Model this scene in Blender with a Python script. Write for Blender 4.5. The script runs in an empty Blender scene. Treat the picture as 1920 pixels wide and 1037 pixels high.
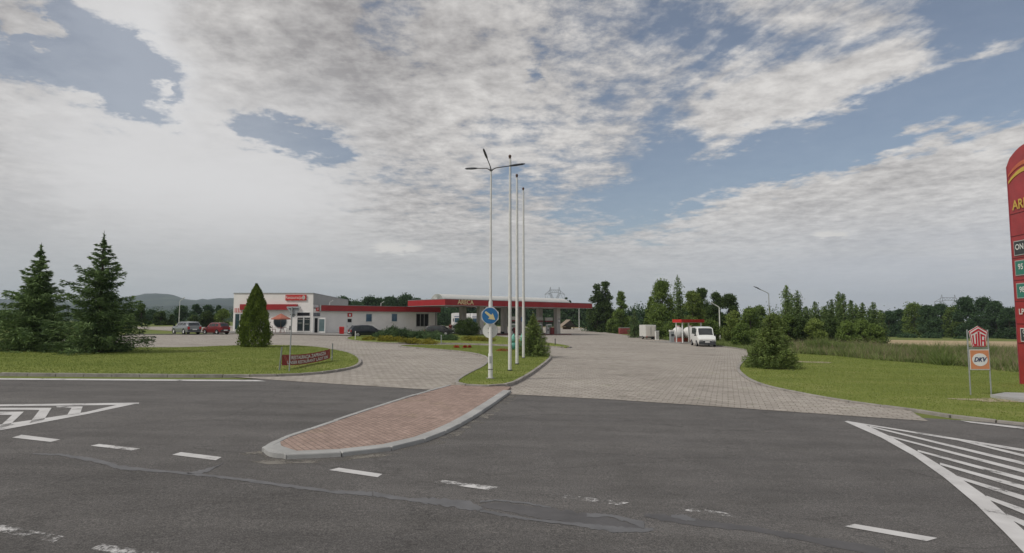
import bpy, bmesh, math, random
import numpy as np
from mathutils import Vector, Matrix
random.seed(7); RNG = np.random.default_rng(7)
S = bpy.context.scene
C = S.collection
PI = math.pi
# ------------------------------------------------------------------ camera
F = 1100.0; CX = 960.0; CY = 518.5; HOR = 600.0; EYE = 2.5
PITCH = math.atan((HOR - CY) / F)
cam = bpy.data.objects.new('camera', bpy.data.cameras.new('camera'))
C.objects.link(cam)
cam.data.sensor_width = 36; cam.data.lens = 36 * F / 1920
cam.data.clip_start = 0.1; cam.data.clip_end = 20000
cam.location = (0, 0, EYE); cam.rotation_euler = (PI / 2 + PITCH, 0, 0)
S.camera = cam
S.view_settings.view_transform = 'Standard'; S.view_settings.look = 'None'
S.view_settings.exposure = 0.28; S.view_settings.gamma = 1

def ray(px, py):
    u = CY - py; c, s = math.cos(PITCH), math.sin(PITCH)
    return Vector(((px - CX), F * c - u * s, F * s + u * c))
# ------------------------------------------------------------------ sun
SUN_AZ = math.radians(-122); SUN_EL = math.radians(46)
sl = bpy.data.lights.new('sun', 'SUN'); sl.energy = 1.7; sl.angle = math.radians(10); sl.color = (1, .955, .89)
sun = bpy.data.objects.new('sun', sl); C.objects.link(sun)
sd = Vector((math.sin(SUN_AZ) * math.cos(SUN_EL), math.cos(SUN_AZ) * math.cos(SUN_EL), math.sin(SUN_EL)))
sun.rotation_euler = sd.to_track_quat('Z', 'Y').to_euler()
# ------------------------------------------------------------------ world: Nishita sky under a procedural cloud deck
W = bpy.data.worlds.new('World'); S.world = W; W.use_nodes = True
NT = W.node_tree; NT.nodes.clear()
class E:
    """a tiny expression wrapper round Math nodes"""
    def __init__(s, v): s.v = v
    def _m(a, op, b=None, c=None):
        n = NT.nodes.new('ShaderNodeMath'); n.operation = op
        for i, x in enumerate((a, b, c)):
            if x is None: continue
            x = x.v if isinstance(x, E) else x
            if isinstance(x, (int, float)): n.inputs[i].default_value = x
            else: NT.links.new(x, n.inputs[i])
        return E(n.outputs[0])
    def __add__(a, b): return a._m('ADD', b)
    def __sub__(a, b): return a._m('SUBTRACT', b)
    def __mul__(a, b): return a._m('MULTIPLY', b)
    def __truediv__(a, b): return a._m('DIVIDE', b)
    def clamp(a, lo, hi):
        return a._m('MAXIMUM', lo)._m('MINIMUM', hi)
    def smooth(a, lo, hi):
        n = NT.nodes.new('ShaderNodeMapRange'); n.interpolation_type = 'SMOOTHSTEP'
        n.inputs['From Min'].default_value = lo; n.inputs['From Max'].default_value = hi
        NT.links.new(a.v, n.inputs['Value']); return E(n.outputs[0])
def vec(x, y, z=0.0):
    n = NT.nodes.new('ShaderNodeCombineXYZ')
    for i, q in enumerate((x, y, z)):
        q = q.v if isinstance(q, E) else q
        if isinstance(q, (int, float)): n.inputs[i].default_value = q
        else: NT.links.new(q, n.inputs[i])
    return n.outputs[0]
def fbm(v, scale, detail=8, rough=.6, dist=0.0):
    n = NT.nodes.new('ShaderNodeTexNoise'); n.inputs['Scale'].default_value = scale
    n.inputs['Detail'].default_value = detail; n.inputs['Roughness'].default_value = rough
    n.inputs['Distortion'].default_value = dist
    NT.links.new(v, n.inputs['Vector']); return E(n.outputs['Fac'])
def rgbmix(f, a, b):
    n = NT.nodes.new('ShaderNodeMix'); n.data_type = 'RGBA'
    f = f.v if isinstance(f, E) else f
    if isinstance(f, (int, float)): n.inputs[0].default_value = f
    else: NT.links.new(f, n.inputs[0])
    for i, q in ((6, a), (7, b)):
        if isinstance(q, tuple): n.inputs[i].default_value = (*q, 1)
        else: NT.links.new(q, n.inputs[i])
    return n.outputs[2]
WS = 0.1
tc = NT.nodes.new('ShaderNodeTexCoord'); sp = NT.nodes.new('ShaderNodeSeparateXYZ')
NT.links.new(tc.outputs['Generated'], sp.inputs[0])
dx, dy, dz = (E(sp.outputs[i]) for i in range(3))
azm = dx._m('ARCTAN2', dy); elv = dz._m('ARCSINE')
zz = dz._m('MAXIMUM', 0.0) + 0.09
pvx = dx / zz; pvy = dy / zz
plane = vec(pvx, pvy)
n_wob = fbm(plane, 1.6, 6, .6)._m('SUBTRACT', .5); n_wob2 = fbm(vec(pvx + 7.3, pvy + 2.1), 1.6, 6, .6)._m('SUBTRACT', .5)
n_f1 = fbm(plane, 7.0, 6, .65)._m('SUBTRACT', .5); n_f2 = fbm(vec(pvx + 4.7, pvy - 3.3), 7.0, 6, .65)._m('SUBTRACT', .5)
wa = azm + n_wob * .16 + n_f1 * .10; we = elv + n_wob2 * .12 + n_f2 * .075
def ae(px, py):
    d = ray(px, py).normalized(); return math.atan2(d.x, d.y), math.asin(d.z)
def blob(p, q, th, k=1.0, end=1.0, a=None, e=None):
    """soft elongated patch of sky between two directions"""
    a = a or wa; e = e or we
    (a1, e1), (a2, e2) = ae(*p), ae(*q)
    ca, ce = (a1 + a2) / 2, (e1 + e2) / 2
    hl = max(math.hypot(a2 - a1, e2 - e1) / 2, 1e-3) * end; ang = math.atan2(e2 - e1, a2 - a1); t = th / F
    xa = a - ca; xe = e - ce
    al = (xa * math.cos(ang) + xe * math.sin(ang)) * (1 / hl); pe = (xe * math.cos(ang) - xa * math.sin(ang)) * (1 / t)
    r = al * al * al * al + pe * pe
    return (r * -1.0)._m('EXPONENT') * k
n1 = fbm(plane, 2.4, 10, .62, .25) - .5
n2 = fbm(vec(pvx + 3.1, pvy - 5.2), 1.3, 9, .60, .3) - .5
n4 = fbm(vec(pvx - 11.1, pvy + 4.2), 9.5, 8, .66) - .5
th = math.radians(-22)
ca_, sa_ = math.cos(th), math.sin(th)
st = vec((pvx * ca_ - pvy * sa_) * 3.2, (pvx * sa_ + pvy * ca_) * .75)
n3 = fbm(st, 1.5, 9, .62, .4) - .5
right = azm.smooth(.05, .42)
left = azm.smooth(-.1, -.5)
low = elv.smooth(.30, .02)
gaps = (blob((60, 20), (345, 185), 40, .95) + blob((-60, 70), (260, 165), 40, .80) + blob((440, 215), (650, 300), 36, .60)
        + blob((660, 30), (790, 60), 45, .34) + blob((1200, 375), (1640, 250), 44, .55) + blob((1560, 225), (2050, 150), 60, .50)
        + blob((1760, 20), (2200, 60), 70, .45) + blob((1210, 190), (1300, 300), 60, .28) + blob((1240, 90), (1560, 50), 30, .26)
        + blob((1020, 400), (1250, 400), 40, .30) + blob((900, 345), (1050, 350), 30, .26) + blob((985, 110), (1020, 120), 20, .3))
adds = (blob((10, 50), (185, 100), 24, .85, 1.1) + blob((40, 110), (90, 140), 22, .4) + blob((280, 160), (330, 170), 20, .55) + blob((1330, 400), (1960, 245), 55, .34)
        + blob((1250, 225), (1760, 95), 50, .36) + blob((500, 40), (1050, 200), 160, .25) + blob((1780, 110), (1990, 75), 16, .30)
        + blob((1500, 470), (2000, 380), 60, .3) + blob((1400, 60), (1700, 5), 30, .22))
field = ((n1 * .85 + n4 * .85) * (E(right.v) * -.40 + 1.0) + n3 * (right * 1.0 + .12) + .56 + left * .30 - right * .03 + low * .30 - gaps + adds)
cov = field.smooth(.32, .72)
# brightness of the clouds
glow = blob((60, 300), (620, 370), 165, 1.0, 1.3) + blob((100, -20), (360, 40), 90, .75) + blob((200, 110), (400, 170), 60, .5)
glow = glow.clamp(0.0, 1.0)
shade = (n2 * 1.25 + n1 * .8 + n4 * 1.9 + .49 + right * .16 + blob((850, 260), (1250, 120), 120, .12) - blob((520, 60), (760, 170), 90, .22) - blob((560, 250), (900, 330), 60, .08)
         - blob((0, 400), (120, 420), 45, .45)).clamp(0, 1)
def k(r, g, b):
    f = lambda c: ((c / 255 + .055) / 1.055) ** 2.4 if c > 10 else c / 255 / 12.92
    return tuple(f(c) / WS for c in (r, g, b))
cloud = rgbmix(shade, k(137, 134, 134), k(205, 202, 199))
cloud = rgbmix(glow, cloud, k(203, 202, 202))
hz_l = rgbmix(elv.smooth(0.0, .20), k(168, 172, 175), k(175, 175, 175))
hz = rgbmix(azm.smooth(-.1, .7), hz_l, k(176, 180, 188))
stre = fbm(vec(azm * 5.0, elv * 46.0), 1.0, 6, .55)
hz = rgbmix((stre.smooth(.44, .66)) * .30, hz, k(196, 196, 196))
lowf = (elv.smooth(.21, .03)) * .9
cloud = rgbmix(lowf, cloud, hz)
puff = (blob((690, 462), (800, 466), 14, 1.0, 1.0, azm + n4 * .05, elv + n4 * .03) + blob((868, 466), (892, 470), 11, .7, 1, azm + n4 * .05, elv + n4 * .03)
        + blob((1515, 438), (1605, 440), 8, .9, 1, azm + n4 * .04, elv + n4 * .02)).smooth(.45, .9)
cloud = rgbmix(puff * .7, cloud, k(208, 205, 200))
sky = NT.nodes.new('ShaderNodeTexSky'); sky.sky_type = 'NISHITA'; sky.sun_disc = False
sky.sun_elevation = SUN_EL; sky.sun_rotation = SUN_AZ; sky.dust_density = 1.5
hs = NT.nodes.new('ShaderNodeHueSaturation'); hs.inputs['Saturation'].default_value = .84; hs.inputs['Value'].default_value = .74
NT.links.new(sky.outputs[0], hs.inputs['Color'])
allc = rgbmix((cov._m('MAXIMUM', left * .30 + .06)).clamp(0, 1) * .97, hs.outputs[0], cloud)
bg = NT.nodes.new('ShaderNodeBackground'); bg.inputs['Strength'].default_value = WS
NT.links.new(allc, bg.inputs['Color'])
wo = NT.nodes.new('ShaderNodeOutputWorld'); NT.links.new(bg.outputs[0], wo.inputs[0])

# ------------------------------------------------------------------ terrain height and placing
XL, XR = -70.0, 160.0
def gz(x): return -.02 * min(max(x, XL), XR)
def G(px, py, h=0.0):
    """point of the ground (raised by h) seen at a photo pixel"""
    d = ray(px, py); m = d.x / d.y; sl_ = d.z / d.y
    y = (EYE - h) / (-sl_ - .02 * m) if (-sl_ - .02 * m) > 1e-6 else 1e9
    x = m * y
    if x < XL or x > XR or y <= 0 or y > 5e3:
        z = gz(XL if m < 0 else XR) + h; y = (EYE - z) / max(-sl_, 1e-4); x = m * y
    return Vector((x, y, gz(x) + h))
def at(px, depth, dz_=0.0):
    x = (px - CX) / F * depth
    for _ in range(4): x = (px - CX) / F * (depth * math.cos(PITCH) + (gz(x) + dz_ - EYE) * math.sin(PITCH))
    return Vector((x, depth, gz(x) + dz_))
def zat(py, depth):
    d = ray(CX, py); return EYE + d.z / d.y * depth
def on(px, py, P, D):
    """ray through pixel against the vertical plane through P along D -> (t, z)"""
    d = ray(px, py); m = d.x / d.y
    t = (m * P[1] - P[0]) / (D[0] - m * D[1]); y = P[1] + t * D[1]
    return t, EYE + d.z / d.y * y
# ------------------------------------------------------------------ materials
MATS = {}
def mat(name, col, rough=.7, var=.12, scale=6.0, bump=0.0, bscale=None, metal=0.0, spec=.4, col2=None, coat=0, detail=6):
    if name in MATS: return MATS[name]
    m = bpy.data.materials.new(name); m.use_nodes = True; nt = m.node_tree; b = nt.nodes['Principled BSDF']
    b.inputs['Roughness'].default_value = rough; b.inputs['Metallic'].default_value = metal
    b.inputs['Specular IOR Level'].default_value = spec; b.inputs['Coat Weight'].default_value = coat
    t = nt.nodes.new('ShaderNodeTexCoord'); n = nt.nodes.new('ShaderNodeTexNoise')
    n.inputs['Scale'].default_value = scale; n.inputs['Detail'].default_value = detail; n.inputs['Roughness'].default_value = .65
    nt.links.new(t.outputs['Object'], n.inputs['Vector'])
    r = nt.nodes.new('ShaderNodeValToRGB'); r.color_ramp.elements[0].position = .32; r.color_ramp.elements[1].position = .68
    c2 = col2 or tuple(min(1, c * (1 + var)) for c in col); c1 = col if col2 else tuple(c * (1 - var) for c in col)
    r.color_ramp.elements[0].color = (*c1, 1); r.color_ramp.elements[1].color = (*c2, 1)
    nt.links.new(n.outputs['Fac'], r.inputs['Fac']); nt.links.new(r.outputs[0], b.inputs['Base Color'])
    if bump:
        bn = nt.nodes.new('ShaderNodeTexNoise'); bn.inputs['Scale'].default_value = bscale or scale * 8; bn.inputs['Detail'].default_value = 4
        nt.links.new(t.outputs['Object'], bn.inputs['Vector'])
        bp = nt.nodes.new('ShaderNodeBump'); bp.inputs['Strength'].default_value = bump; bp.inputs['Distance'].default_value = .02
        nt.links.new(bn.outputs['Fac'], bp.inputs['Height']); nt.links.new(bp.outputs[0], b.inputs['Normal'])
    MATS[name] = m; return m
def leafmat(name, c1, c2, transl=.25):
    if name in MATS: return MATS[name]
    m = bpy.data.materials.new(name); m.use_nodes = True; nt = m.node_tree; b = nt.nodes['Principled BSDF']
    g = nt.nodes.new('ShaderNodeNewGeometry'); r = nt.nodes.new('ShaderNodeValToRGB')
    r.color_ramp.elements[0].color = (*c1, 1); r.color_ramp.elements[1].color = (*c2, 1)
    t = nt.nodes.new('ShaderNodeTexCoord'); n = nt.nodes.new('ShaderNodeTexNoise'); n.inputs['Scale'].default_value = 1.1; n.inputs['Detail'].default_value = 3
    nt.links.new(t.outputs['Object'], n.inputs['Vector'])
    oi = nt.nodes.new('ShaderNodeObjectInfo')
    a = nt.nodes.new('ShaderNodeMath'); a.operation = 'MULTIPLY_ADD'; a.inputs[1].default_value = .55; nt.links.new(g.outputs['Random Per Island'], a.inputs[0])
    q = nt.nodes.new('ShaderNodeMath'); q.operation = 'MULTIPLY_ADD'; q.inputs[1].default_value = 1.6; q.inputs[2].default_value = -.62; nt.links.new(n.outputs['Fac'], q.inputs[0])
    nt.links.new(q.outputs[0], a.inputs[2]); 
    o = nt.nodes.new('ShaderNodeMath'); o.operation = 'MULTIPLY_ADD'; o.inputs[1].default_value = .25; nt.links.new(oi.outputs['Random'], o.inputs[0]); nt.links.new(a.outputs[0], o.inputs[2])
    nt.links.new(o.outputs[0], r.inputs['Fac']); nt.links.new(r.outputs[0], b.inputs['Base Color'])
    b.inputs['Roughness'].default_value = .75; b.inputs['Specular IOR Level'].default_value = .15
    tr = nt.nodes.new('ShaderNodeBsdfTranslucent'); nt.links.new(r.outputs[0], tr.inputs[0])
    mx = nt.nodes.new('ShaderNodeMixShader'); mx.inputs[0].default_value = transl
    out = nt.nodes['Material Output']
    nt.links.new(b.outputs[0], mx.inputs[1]); nt.links.new(tr.outputs[0], mx.inputs[2]); nt.links.new(mx.outputs[0], out.inputs[0])
    MATS[name] = m; return m
def glassmat(name, col=(.02, .03, .035), rough=.08):
    return mat(name, col, rough, .3, 1.5, spec=.6)
def ramp(nt, fac, stops):
    r = nt.nodes.new('ShaderNodeValToRGB'); els = r.color_ramp.elements
    while len(els) < len(stops): els.new(.5)
    for e_, (p, c) in zip(els, stops): e_.position = p; e_.color = (*c, 1)
    nt.links.new(fac, r.inputs[0]); return r.outputs[0]
def tex(nt, kind, scale, vecin=None, **kw):
    n = nt.nodes.new('ShaderNodeTex' + kind); n.inputs['Scale'].default_value = scale
    for a, b in kw.items(): n.inputs[a].default_value = b
    if vecin is not None: nt.links.new(vecin, n.inputs['Vector'])
    return n
def mixc(nt, mode, f, a, b):
    n = nt.nodes.new('ShaderNodeMix'); n.data_type = 'RGBA'; n.blend_type = mode
    if isinstance(f, (int, float)): n.inputs[0].default_value = f
    else: nt.links.new(f, n.inputs[0])
    for i, q in ((6, a), (7, b)):
        if isinstance(q, tuple): n.inputs[i].default_value = (*q, 1)
        else: nt.links.new(q, n.inputs[i])
    return n.outputs[2]
def newmat(name, rough=.9, spec=.3):
    m = bpy.data.materials.new(name); m.use_nodes = True; nt = m.node_tree; b = nt.nodes['Principled BSDF']
    b.inputs['Roughness'].default_value = rough; b.inputs['Specular IOR Level'].default_value = spec
    t = nt.nodes.new('ShaderNodeTexCoord'); MATS[name] = m
    return m, nt, b, t.outputs['Object']
def mapping(nt, v, scale=(1, 1, 1), rot=0, loc=(0, 0, 0)):
    n = nt.nodes.new('ShaderNodeMapping'); n.inputs['Scale'].default_value = scale; n.inputs['Rotation'].default_value = (0, 0, rot); n.inputs['Location'].default_value = loc
    nt.links.new(v, n.inputs[0]); return n.outputs[0]
def bump(nt, b, h, strength, dist=.01):
    bp = nt.nodes.new('ShaderNodeBump'); bp.inputs['Strength'].default_value = strength; bp.inputs['Distance'].default_value = dist
    nt.links.new(h, bp.inputs['Height']); nt.links.new(bp.outputs[0], b.inputs['Normal'])
# asphalt
def asphalt(name='asphalt', g=1.0, ag=1.0):
    m, nt, b, o = newmat(name, .85, .35)
    big = tex(nt, 'Noise', .22, mapping(nt, o, (.5, 1, 1)), Detail=5, Roughness=.6)
    mid = tex(nt, 'Noise', 1.3, mapping(nt, o, (.6, 1.2, 1)), Detail=7, Roughness=.7)
    fine = tex(nt, 'Noise', 55, o, Detail=3, Roughness=.8)
    track = tex(nt, 'Noise', 1.0, mapping(nt, o, (.09, 1.3, 1), .02), Detail=4, Roughness=.55)
    c = ramp(nt, big.outputs['Fac'], [(.3, (.103 * g, .099 * g, .096 * g)), (.7, (.136 * g, .131 * g, .127 * g))])
    c = mixc(nt, 'MULTIPLY', .8, c, ramp(nt, mid.outputs['Fac'], [(.32, (.78, .77, .76)), (.6, (1.06, 1.05, 1.05))]))
    c = mixc(nt, 'MULTIPLY', .8, c, ramp(nt, track.outputs['Fac'], [(.35, (.86, .86, .86)), (.62, (1.08, 1.08, 1.07))]))
    c = mixc(nt, 'MULTIPLY', .9, c, ramp(nt, fine.outputs['Fac'], [(.34, (.42, .42, .42)), (.5, (1, 1, 1)), (.66, (1.9, 1.86, 1.8))]))
    agg = tex(nt, 'Noise', 17, o, Detail=5, Roughness=.8); c = mixc(nt, 'MULTIPLY', .9, c, ramp(nt, agg.outputs['Fac'], [(.32, (1 - .22 * ag, 1 - .22 * ag, 1 - .22 * ag)), (.68, (1 + .2 * ag, 1 + .19 * ag, 1 + .18 * ag))]))
    skid = tex(nt, 'Wave', .22, mapping(nt, o, (1, .22, 1), .25), Distortion=9, Detail=3); c = mixc(nt, 'MULTIPLY', .2, c, ramp(nt, skid.outputs['Fac'], [(.0, (.80, .80, .80)), (.16, (1, 1, 1))]))
    vc = nt.nodes.new('ShaderNodeTexVoronoi'); vc.feature = 'DISTANCE_TO_EDGE'; vc.inputs['Scale'].default_value = .32
    vd = nt.nodes.new('ShaderNodeVectorMath'); vd.operation = 'MULTIPLY_ADD'; vd.inputs[1].default_value = (1.4, 1.4, 0); nt.links.new(agg.outputs['Color'], vd.inputs[0]); vd2 = nt.nodes.new('ShaderNodeVectorMath'); vd2.operation = 'MULTIPLY_ADD'; vd2.inputs[1].default_value = (.9, .9, 0); nt.links.new(mid.outputs['Color'], vd2.inputs[0]); nt.links.new(mapping(nt, o, (.5, 1, 1)), vd2.inputs[2]); nt.links.new(vd2.outputs[0], vc.inputs['Vector'])
    c = mixc(nt, 'MULTIPLY', .55, c, ramp(nt, vc.outputs['Distance'], [(.0, (.45, .45, .45)), (.006, (1, 1, 1))]))
    cr = tex(nt, 'Voronoi', .55, mapping(nt, o, (.5, 1, 1)))
    nt.links.new(c, b.inputs['Base Color']); bump(nt, b, fine.outputs['Fac'], .6, .008)
    return m
def pavers(name, c1, c2, mort, bw, bh, rot, rowoff=.5, wob=.05, size=.012):
    m, nt, b, o = newmat(name, .88, .25)
    w = tex(nt, 'Noise', .6, o, Detail=2)
    vm = nt.nodes.new('ShaderNodeVectorMath'); vm.operation = 'MULTIPLY_ADD'; vm.inputs[1].default_value = (wob, wob, 0)
    nt.links.new(w.outputs['Color'], vm.inputs[0]); nt.links.new(mapping(nt, o, rot=rot), vm.inputs[2])
    br = nt.nodes.new('ShaderNodeTexBrick'); br.inputs['Scale'].default_value = 1; br.inputs['Brick Width'].default_value = bw; br.inputs['Row Height'].default_value = bh
    br.inputs['Mortar Size'].default_value = size; br.inputs['Mortar Smooth'].default_value = .3; br.offset = rowoff
    br.inputs['Color1'].default_value = (*c1, 1); br.inputs['Color2'].default_value = (*c2, 1); br.inputs['Mortar'].default_value = (*mort, 1)
    nt.links.new(vm.outputs[0], br.inputs['Vector'])
    big = tex(nt, 'Noise', .12, o, Detail=6, Roughness=.62); mid = tex(nt, 'Noise', 3.2, o, Detail=6, Roughness=.75)
    sml = tex(nt, 'Noise', 26, o, Detail=3, Roughness=.7)
    stain = tex(nt, 'Noise', .55, mapping(nt, o, (.35, 1, 1), .7), Detail=7, Roughness=.68)
    c = mixc(nt, 'MULTIPLY', .9, br.outputs['Color'], ramp(nt, big.outputs['Fac'], [(.3, (.86, .85, .84)), (.7, (1.1, 1.1, 1.09))]))
    c = mixc(nt, 'MULTIPLY', .8, c, ramp(nt, mid.outputs['Fac'], [(.3, (.74, .74, .72)), (.65, (1.12, 1.11, 1.1))]))
    c = mixc(nt, 'MULTIPLY', .7, c, ramp(nt, sml.outputs['Fac'], [(.3, (.75, .75, .75)), (.7, (1.2, 1.2, 1.2))]))
    c = mixc(nt, 'MULTIPLY', .85, c, ramp(nt, stain.outputs['Fac'], [(.30, (.72, .71, .70)), (.48, (1, 1, 1))]))
    oil = tex(nt, 'Noise', 1.15, mapping(nt, o, (.8, 1, 1), .4, (3, 7, 0)), Detail=3, Roughness=.5); c = mixc(nt, 'MULTIPLY', 1.0, c, ramp(nt, oil.outputs['Fac'], [(.62, (1, 1, 1)), (.72, (.76, .75, .74))]))
    moss = tex(nt, 'Noise', .8, mapping(nt, o, loc=(9, 1, 0)), Detail=6, Roughness=.7); c = mixc(nt, 'MULTIPLY', .8, c, ramp(nt, moss.outputs['Fac'], [(.58, (1, 1, 1)), (.72, (.84, .90, .74))]))
    nt.links.new(c, b.inputs['Base Color'])
    bump(nt, b, br.outputs['Fac'], -.5, .01)
    return m
def lawnmat(name, c1, c2, c3, wild=0):
    m, nt, b, o = newmat(name, .95, .1)
    big = tex(nt, 'Noise', .35, mapping(nt, o, (.5, 1, 1)), Detail=6, Roughness=.65); mid = tex(nt, 'Noise', 3.5, mapping(nt, o, (.7, 1.2, 1)), Detail=8, Roughness=.78); fi = tex(nt, 'Noise', 45, o, Detail=3, Roughness=.8)
    c = ramp(nt, big.outputs['Fac'], [(.28, c1), (.52, c2), (.78, c3)])
    c = mixc(nt, 'MULTIPLY', .9, c, ramp(nt, mid.outputs['Fac'], [(.3, (.90, .91, .88)), (.68, (1.08, 1.06, 1.05))]))
    c = mixc(nt, 'MULTIPLY', .9, c, ramp(nt, fi.outputs['Fac'], [(.3, (.8, .8, .8)), (.7, (1.15, 1.15, 1.12))]))
    nt.links.new(c, b.inputs['Base Color']); bump(nt, b, mid.outputs['Fac'], .8, .05)
    return m
def paintmat(name, wear, sc=9):
    """road paint whose worn spots let the asphalt through"""
    m, nt, b, o = newmat(name, .7, .3)
    n = tex(nt, 'Noise', sc, o, Detail=8, Roughness=.8); n2_ = tex(nt, 'Noise', 2.1, o, Detail=4)
    a = nt.nodes.new('ShaderNodeMath'); a.operation = 'ADD'; nt.links.new(n.outputs['Fac'], a.inputs[0]); nt.links.new(n2_.outputs['Fac'], a.inputs[1])
    f = ramp(nt, a.outputs[0], [(wear * .5 + .30, (0, 0, 0)), (wear * .5 + .42, (1, 1, 1))])
    mr = nt.nodes.new('ShaderNodeMapRange'); mr.inputs['From Min'].default_value = wear + .62; mr.inputs['From Max'].default_value = wear + .80
    nt.links.new(a.outputs[0], mr.inputs['Value'])
    cc = ramp(nt, n2_.outputs['Fac'], [(.3, (.50, .49, .48)), (.7, (.64, .63, .62))]); nt.links.new(cc, b.inputs['Base Color'])
    tr = nt.nodes.new('ShaderNodeBsdfTransparent'); mx = nt.nodes.new('ShaderNodeMixShader')
    nt.links.new(mr.outputs[0], mx.inputs[0]); nt.links.new(tr.outputs[0], mx.inputs[1]); nt.links.new(b.outputs[0], mx.inputs[2]); nt.links.new(mx.outputs[0], nt.nodes['Material Output'].inputs[0])
    return m
M_ASPH = asphalt()
M_SETT = pavers('paving_setts', (.362, .332, .298), (.438, .404, .364), (.21, .185, .16), .36, .25, .35, size=.017)
M_RED = pavers('red_pavers', (.335, .245, .210), (.42, .31, .265), (.23, .175, .15), .22, .115, .95, wob=.01, size=.012)
M_CONC = mat('concrete', (.26, .25, .235), .9, .2, 3, .4, 30)
M_KERB = mat('kerb_concrete', (.30, .28, .255), .9, .3, 2.2, .5, 40)
M_KERB2 = mat('pale_granite_kerb', (.37, .37, .36), .9, .18, 1.2, .3, 60)
M_LAWN = lawnmat('lawn', (.150, .190, .044), (.20, .235, .060), (.31, .30, .12))
M_MEAD = lawnmat('meadow', (.12, .15, .045), (.165, .20, .06), (.23, .22, .09))
M_PAINT = paintmat('white_road_paint', .07)
M_WORN = paintmat('worn_road_paint', .36, 14)
M_WORN2 = paintmat('faint_road_paint', .36, 14)
M_WHITE = mat('white_paint', (.72, .72, .70), .45, .06, 3)
M_POLE = mat('pole_paint', (.66, .66, .63), .5, .10, 5)
M_GALV = mat('galvanised_steel', (.36, .38, .38), .45, .15, 8, metal=.4)
M_RFAS = mat('red_fascia', (.33, .018, .022), .45, .12, .8, coat=.1)
M_BRED = mat('bright_red', (.50, .025, .022), .4, .1, 2)
M_DRED = mat('dark_red', (.16, .018, .02), .5, .2, 2)
M_WALL = mat('painted_render', (.80, .78, .75), .9, .06, .5, .2, 30)
M_WALLG = mat('grey_cladding', (.40, .40, .39), .7, .05, .5)
M_GLASS = glassmat('dark_glass'); M_GLASSB = glassmat('blue_glass', (.05, .11, .17)); M_CARGL = glassmat('car_glass', (.03, .036, .04), .05)
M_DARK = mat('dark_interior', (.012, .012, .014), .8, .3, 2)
M_BLACK = mat('black_rubber', (.018, .018, .019), .75, .2, 9)
M_RIM = mat('wheel_rim', (.42, .42, .43), .35, .1, 9, metal=.6)
M_STEEL = mat('dark_steel', (.07, .075, .08), .5, .2, 5, metal=.5)
M_LAMPR = mat('tail_light', (.42, .03, .03), .25, .2, 9); M_LAMPW = mat('headlight_glass', (.26, .26, .25), .1, .1, 9, spec=.8)
M_YEL = mat('yellow_letter', (.62, .42, .07), .5, .05, 4); M_CREAM = mat('cream_letter', (.78, .64, .36), .5, .05, 4)
M_BLUE = mat('sign_blue', (.022, .135, .32), .4, .08, 4)
M_TEAL = mat('turquoise_paint', (.10, .32, .26), .5, .25, 4)
M_BARK = mat('bark', (.09, .07, .055), .95, .35, 9, .6, 30)
M_WOOD = mat('wood', (.16, .10, .06), .8, .25, 5)
M_SHADE = mat('terracotta_cloth', (.36, .13, .09), .9, .12, 3)
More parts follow.
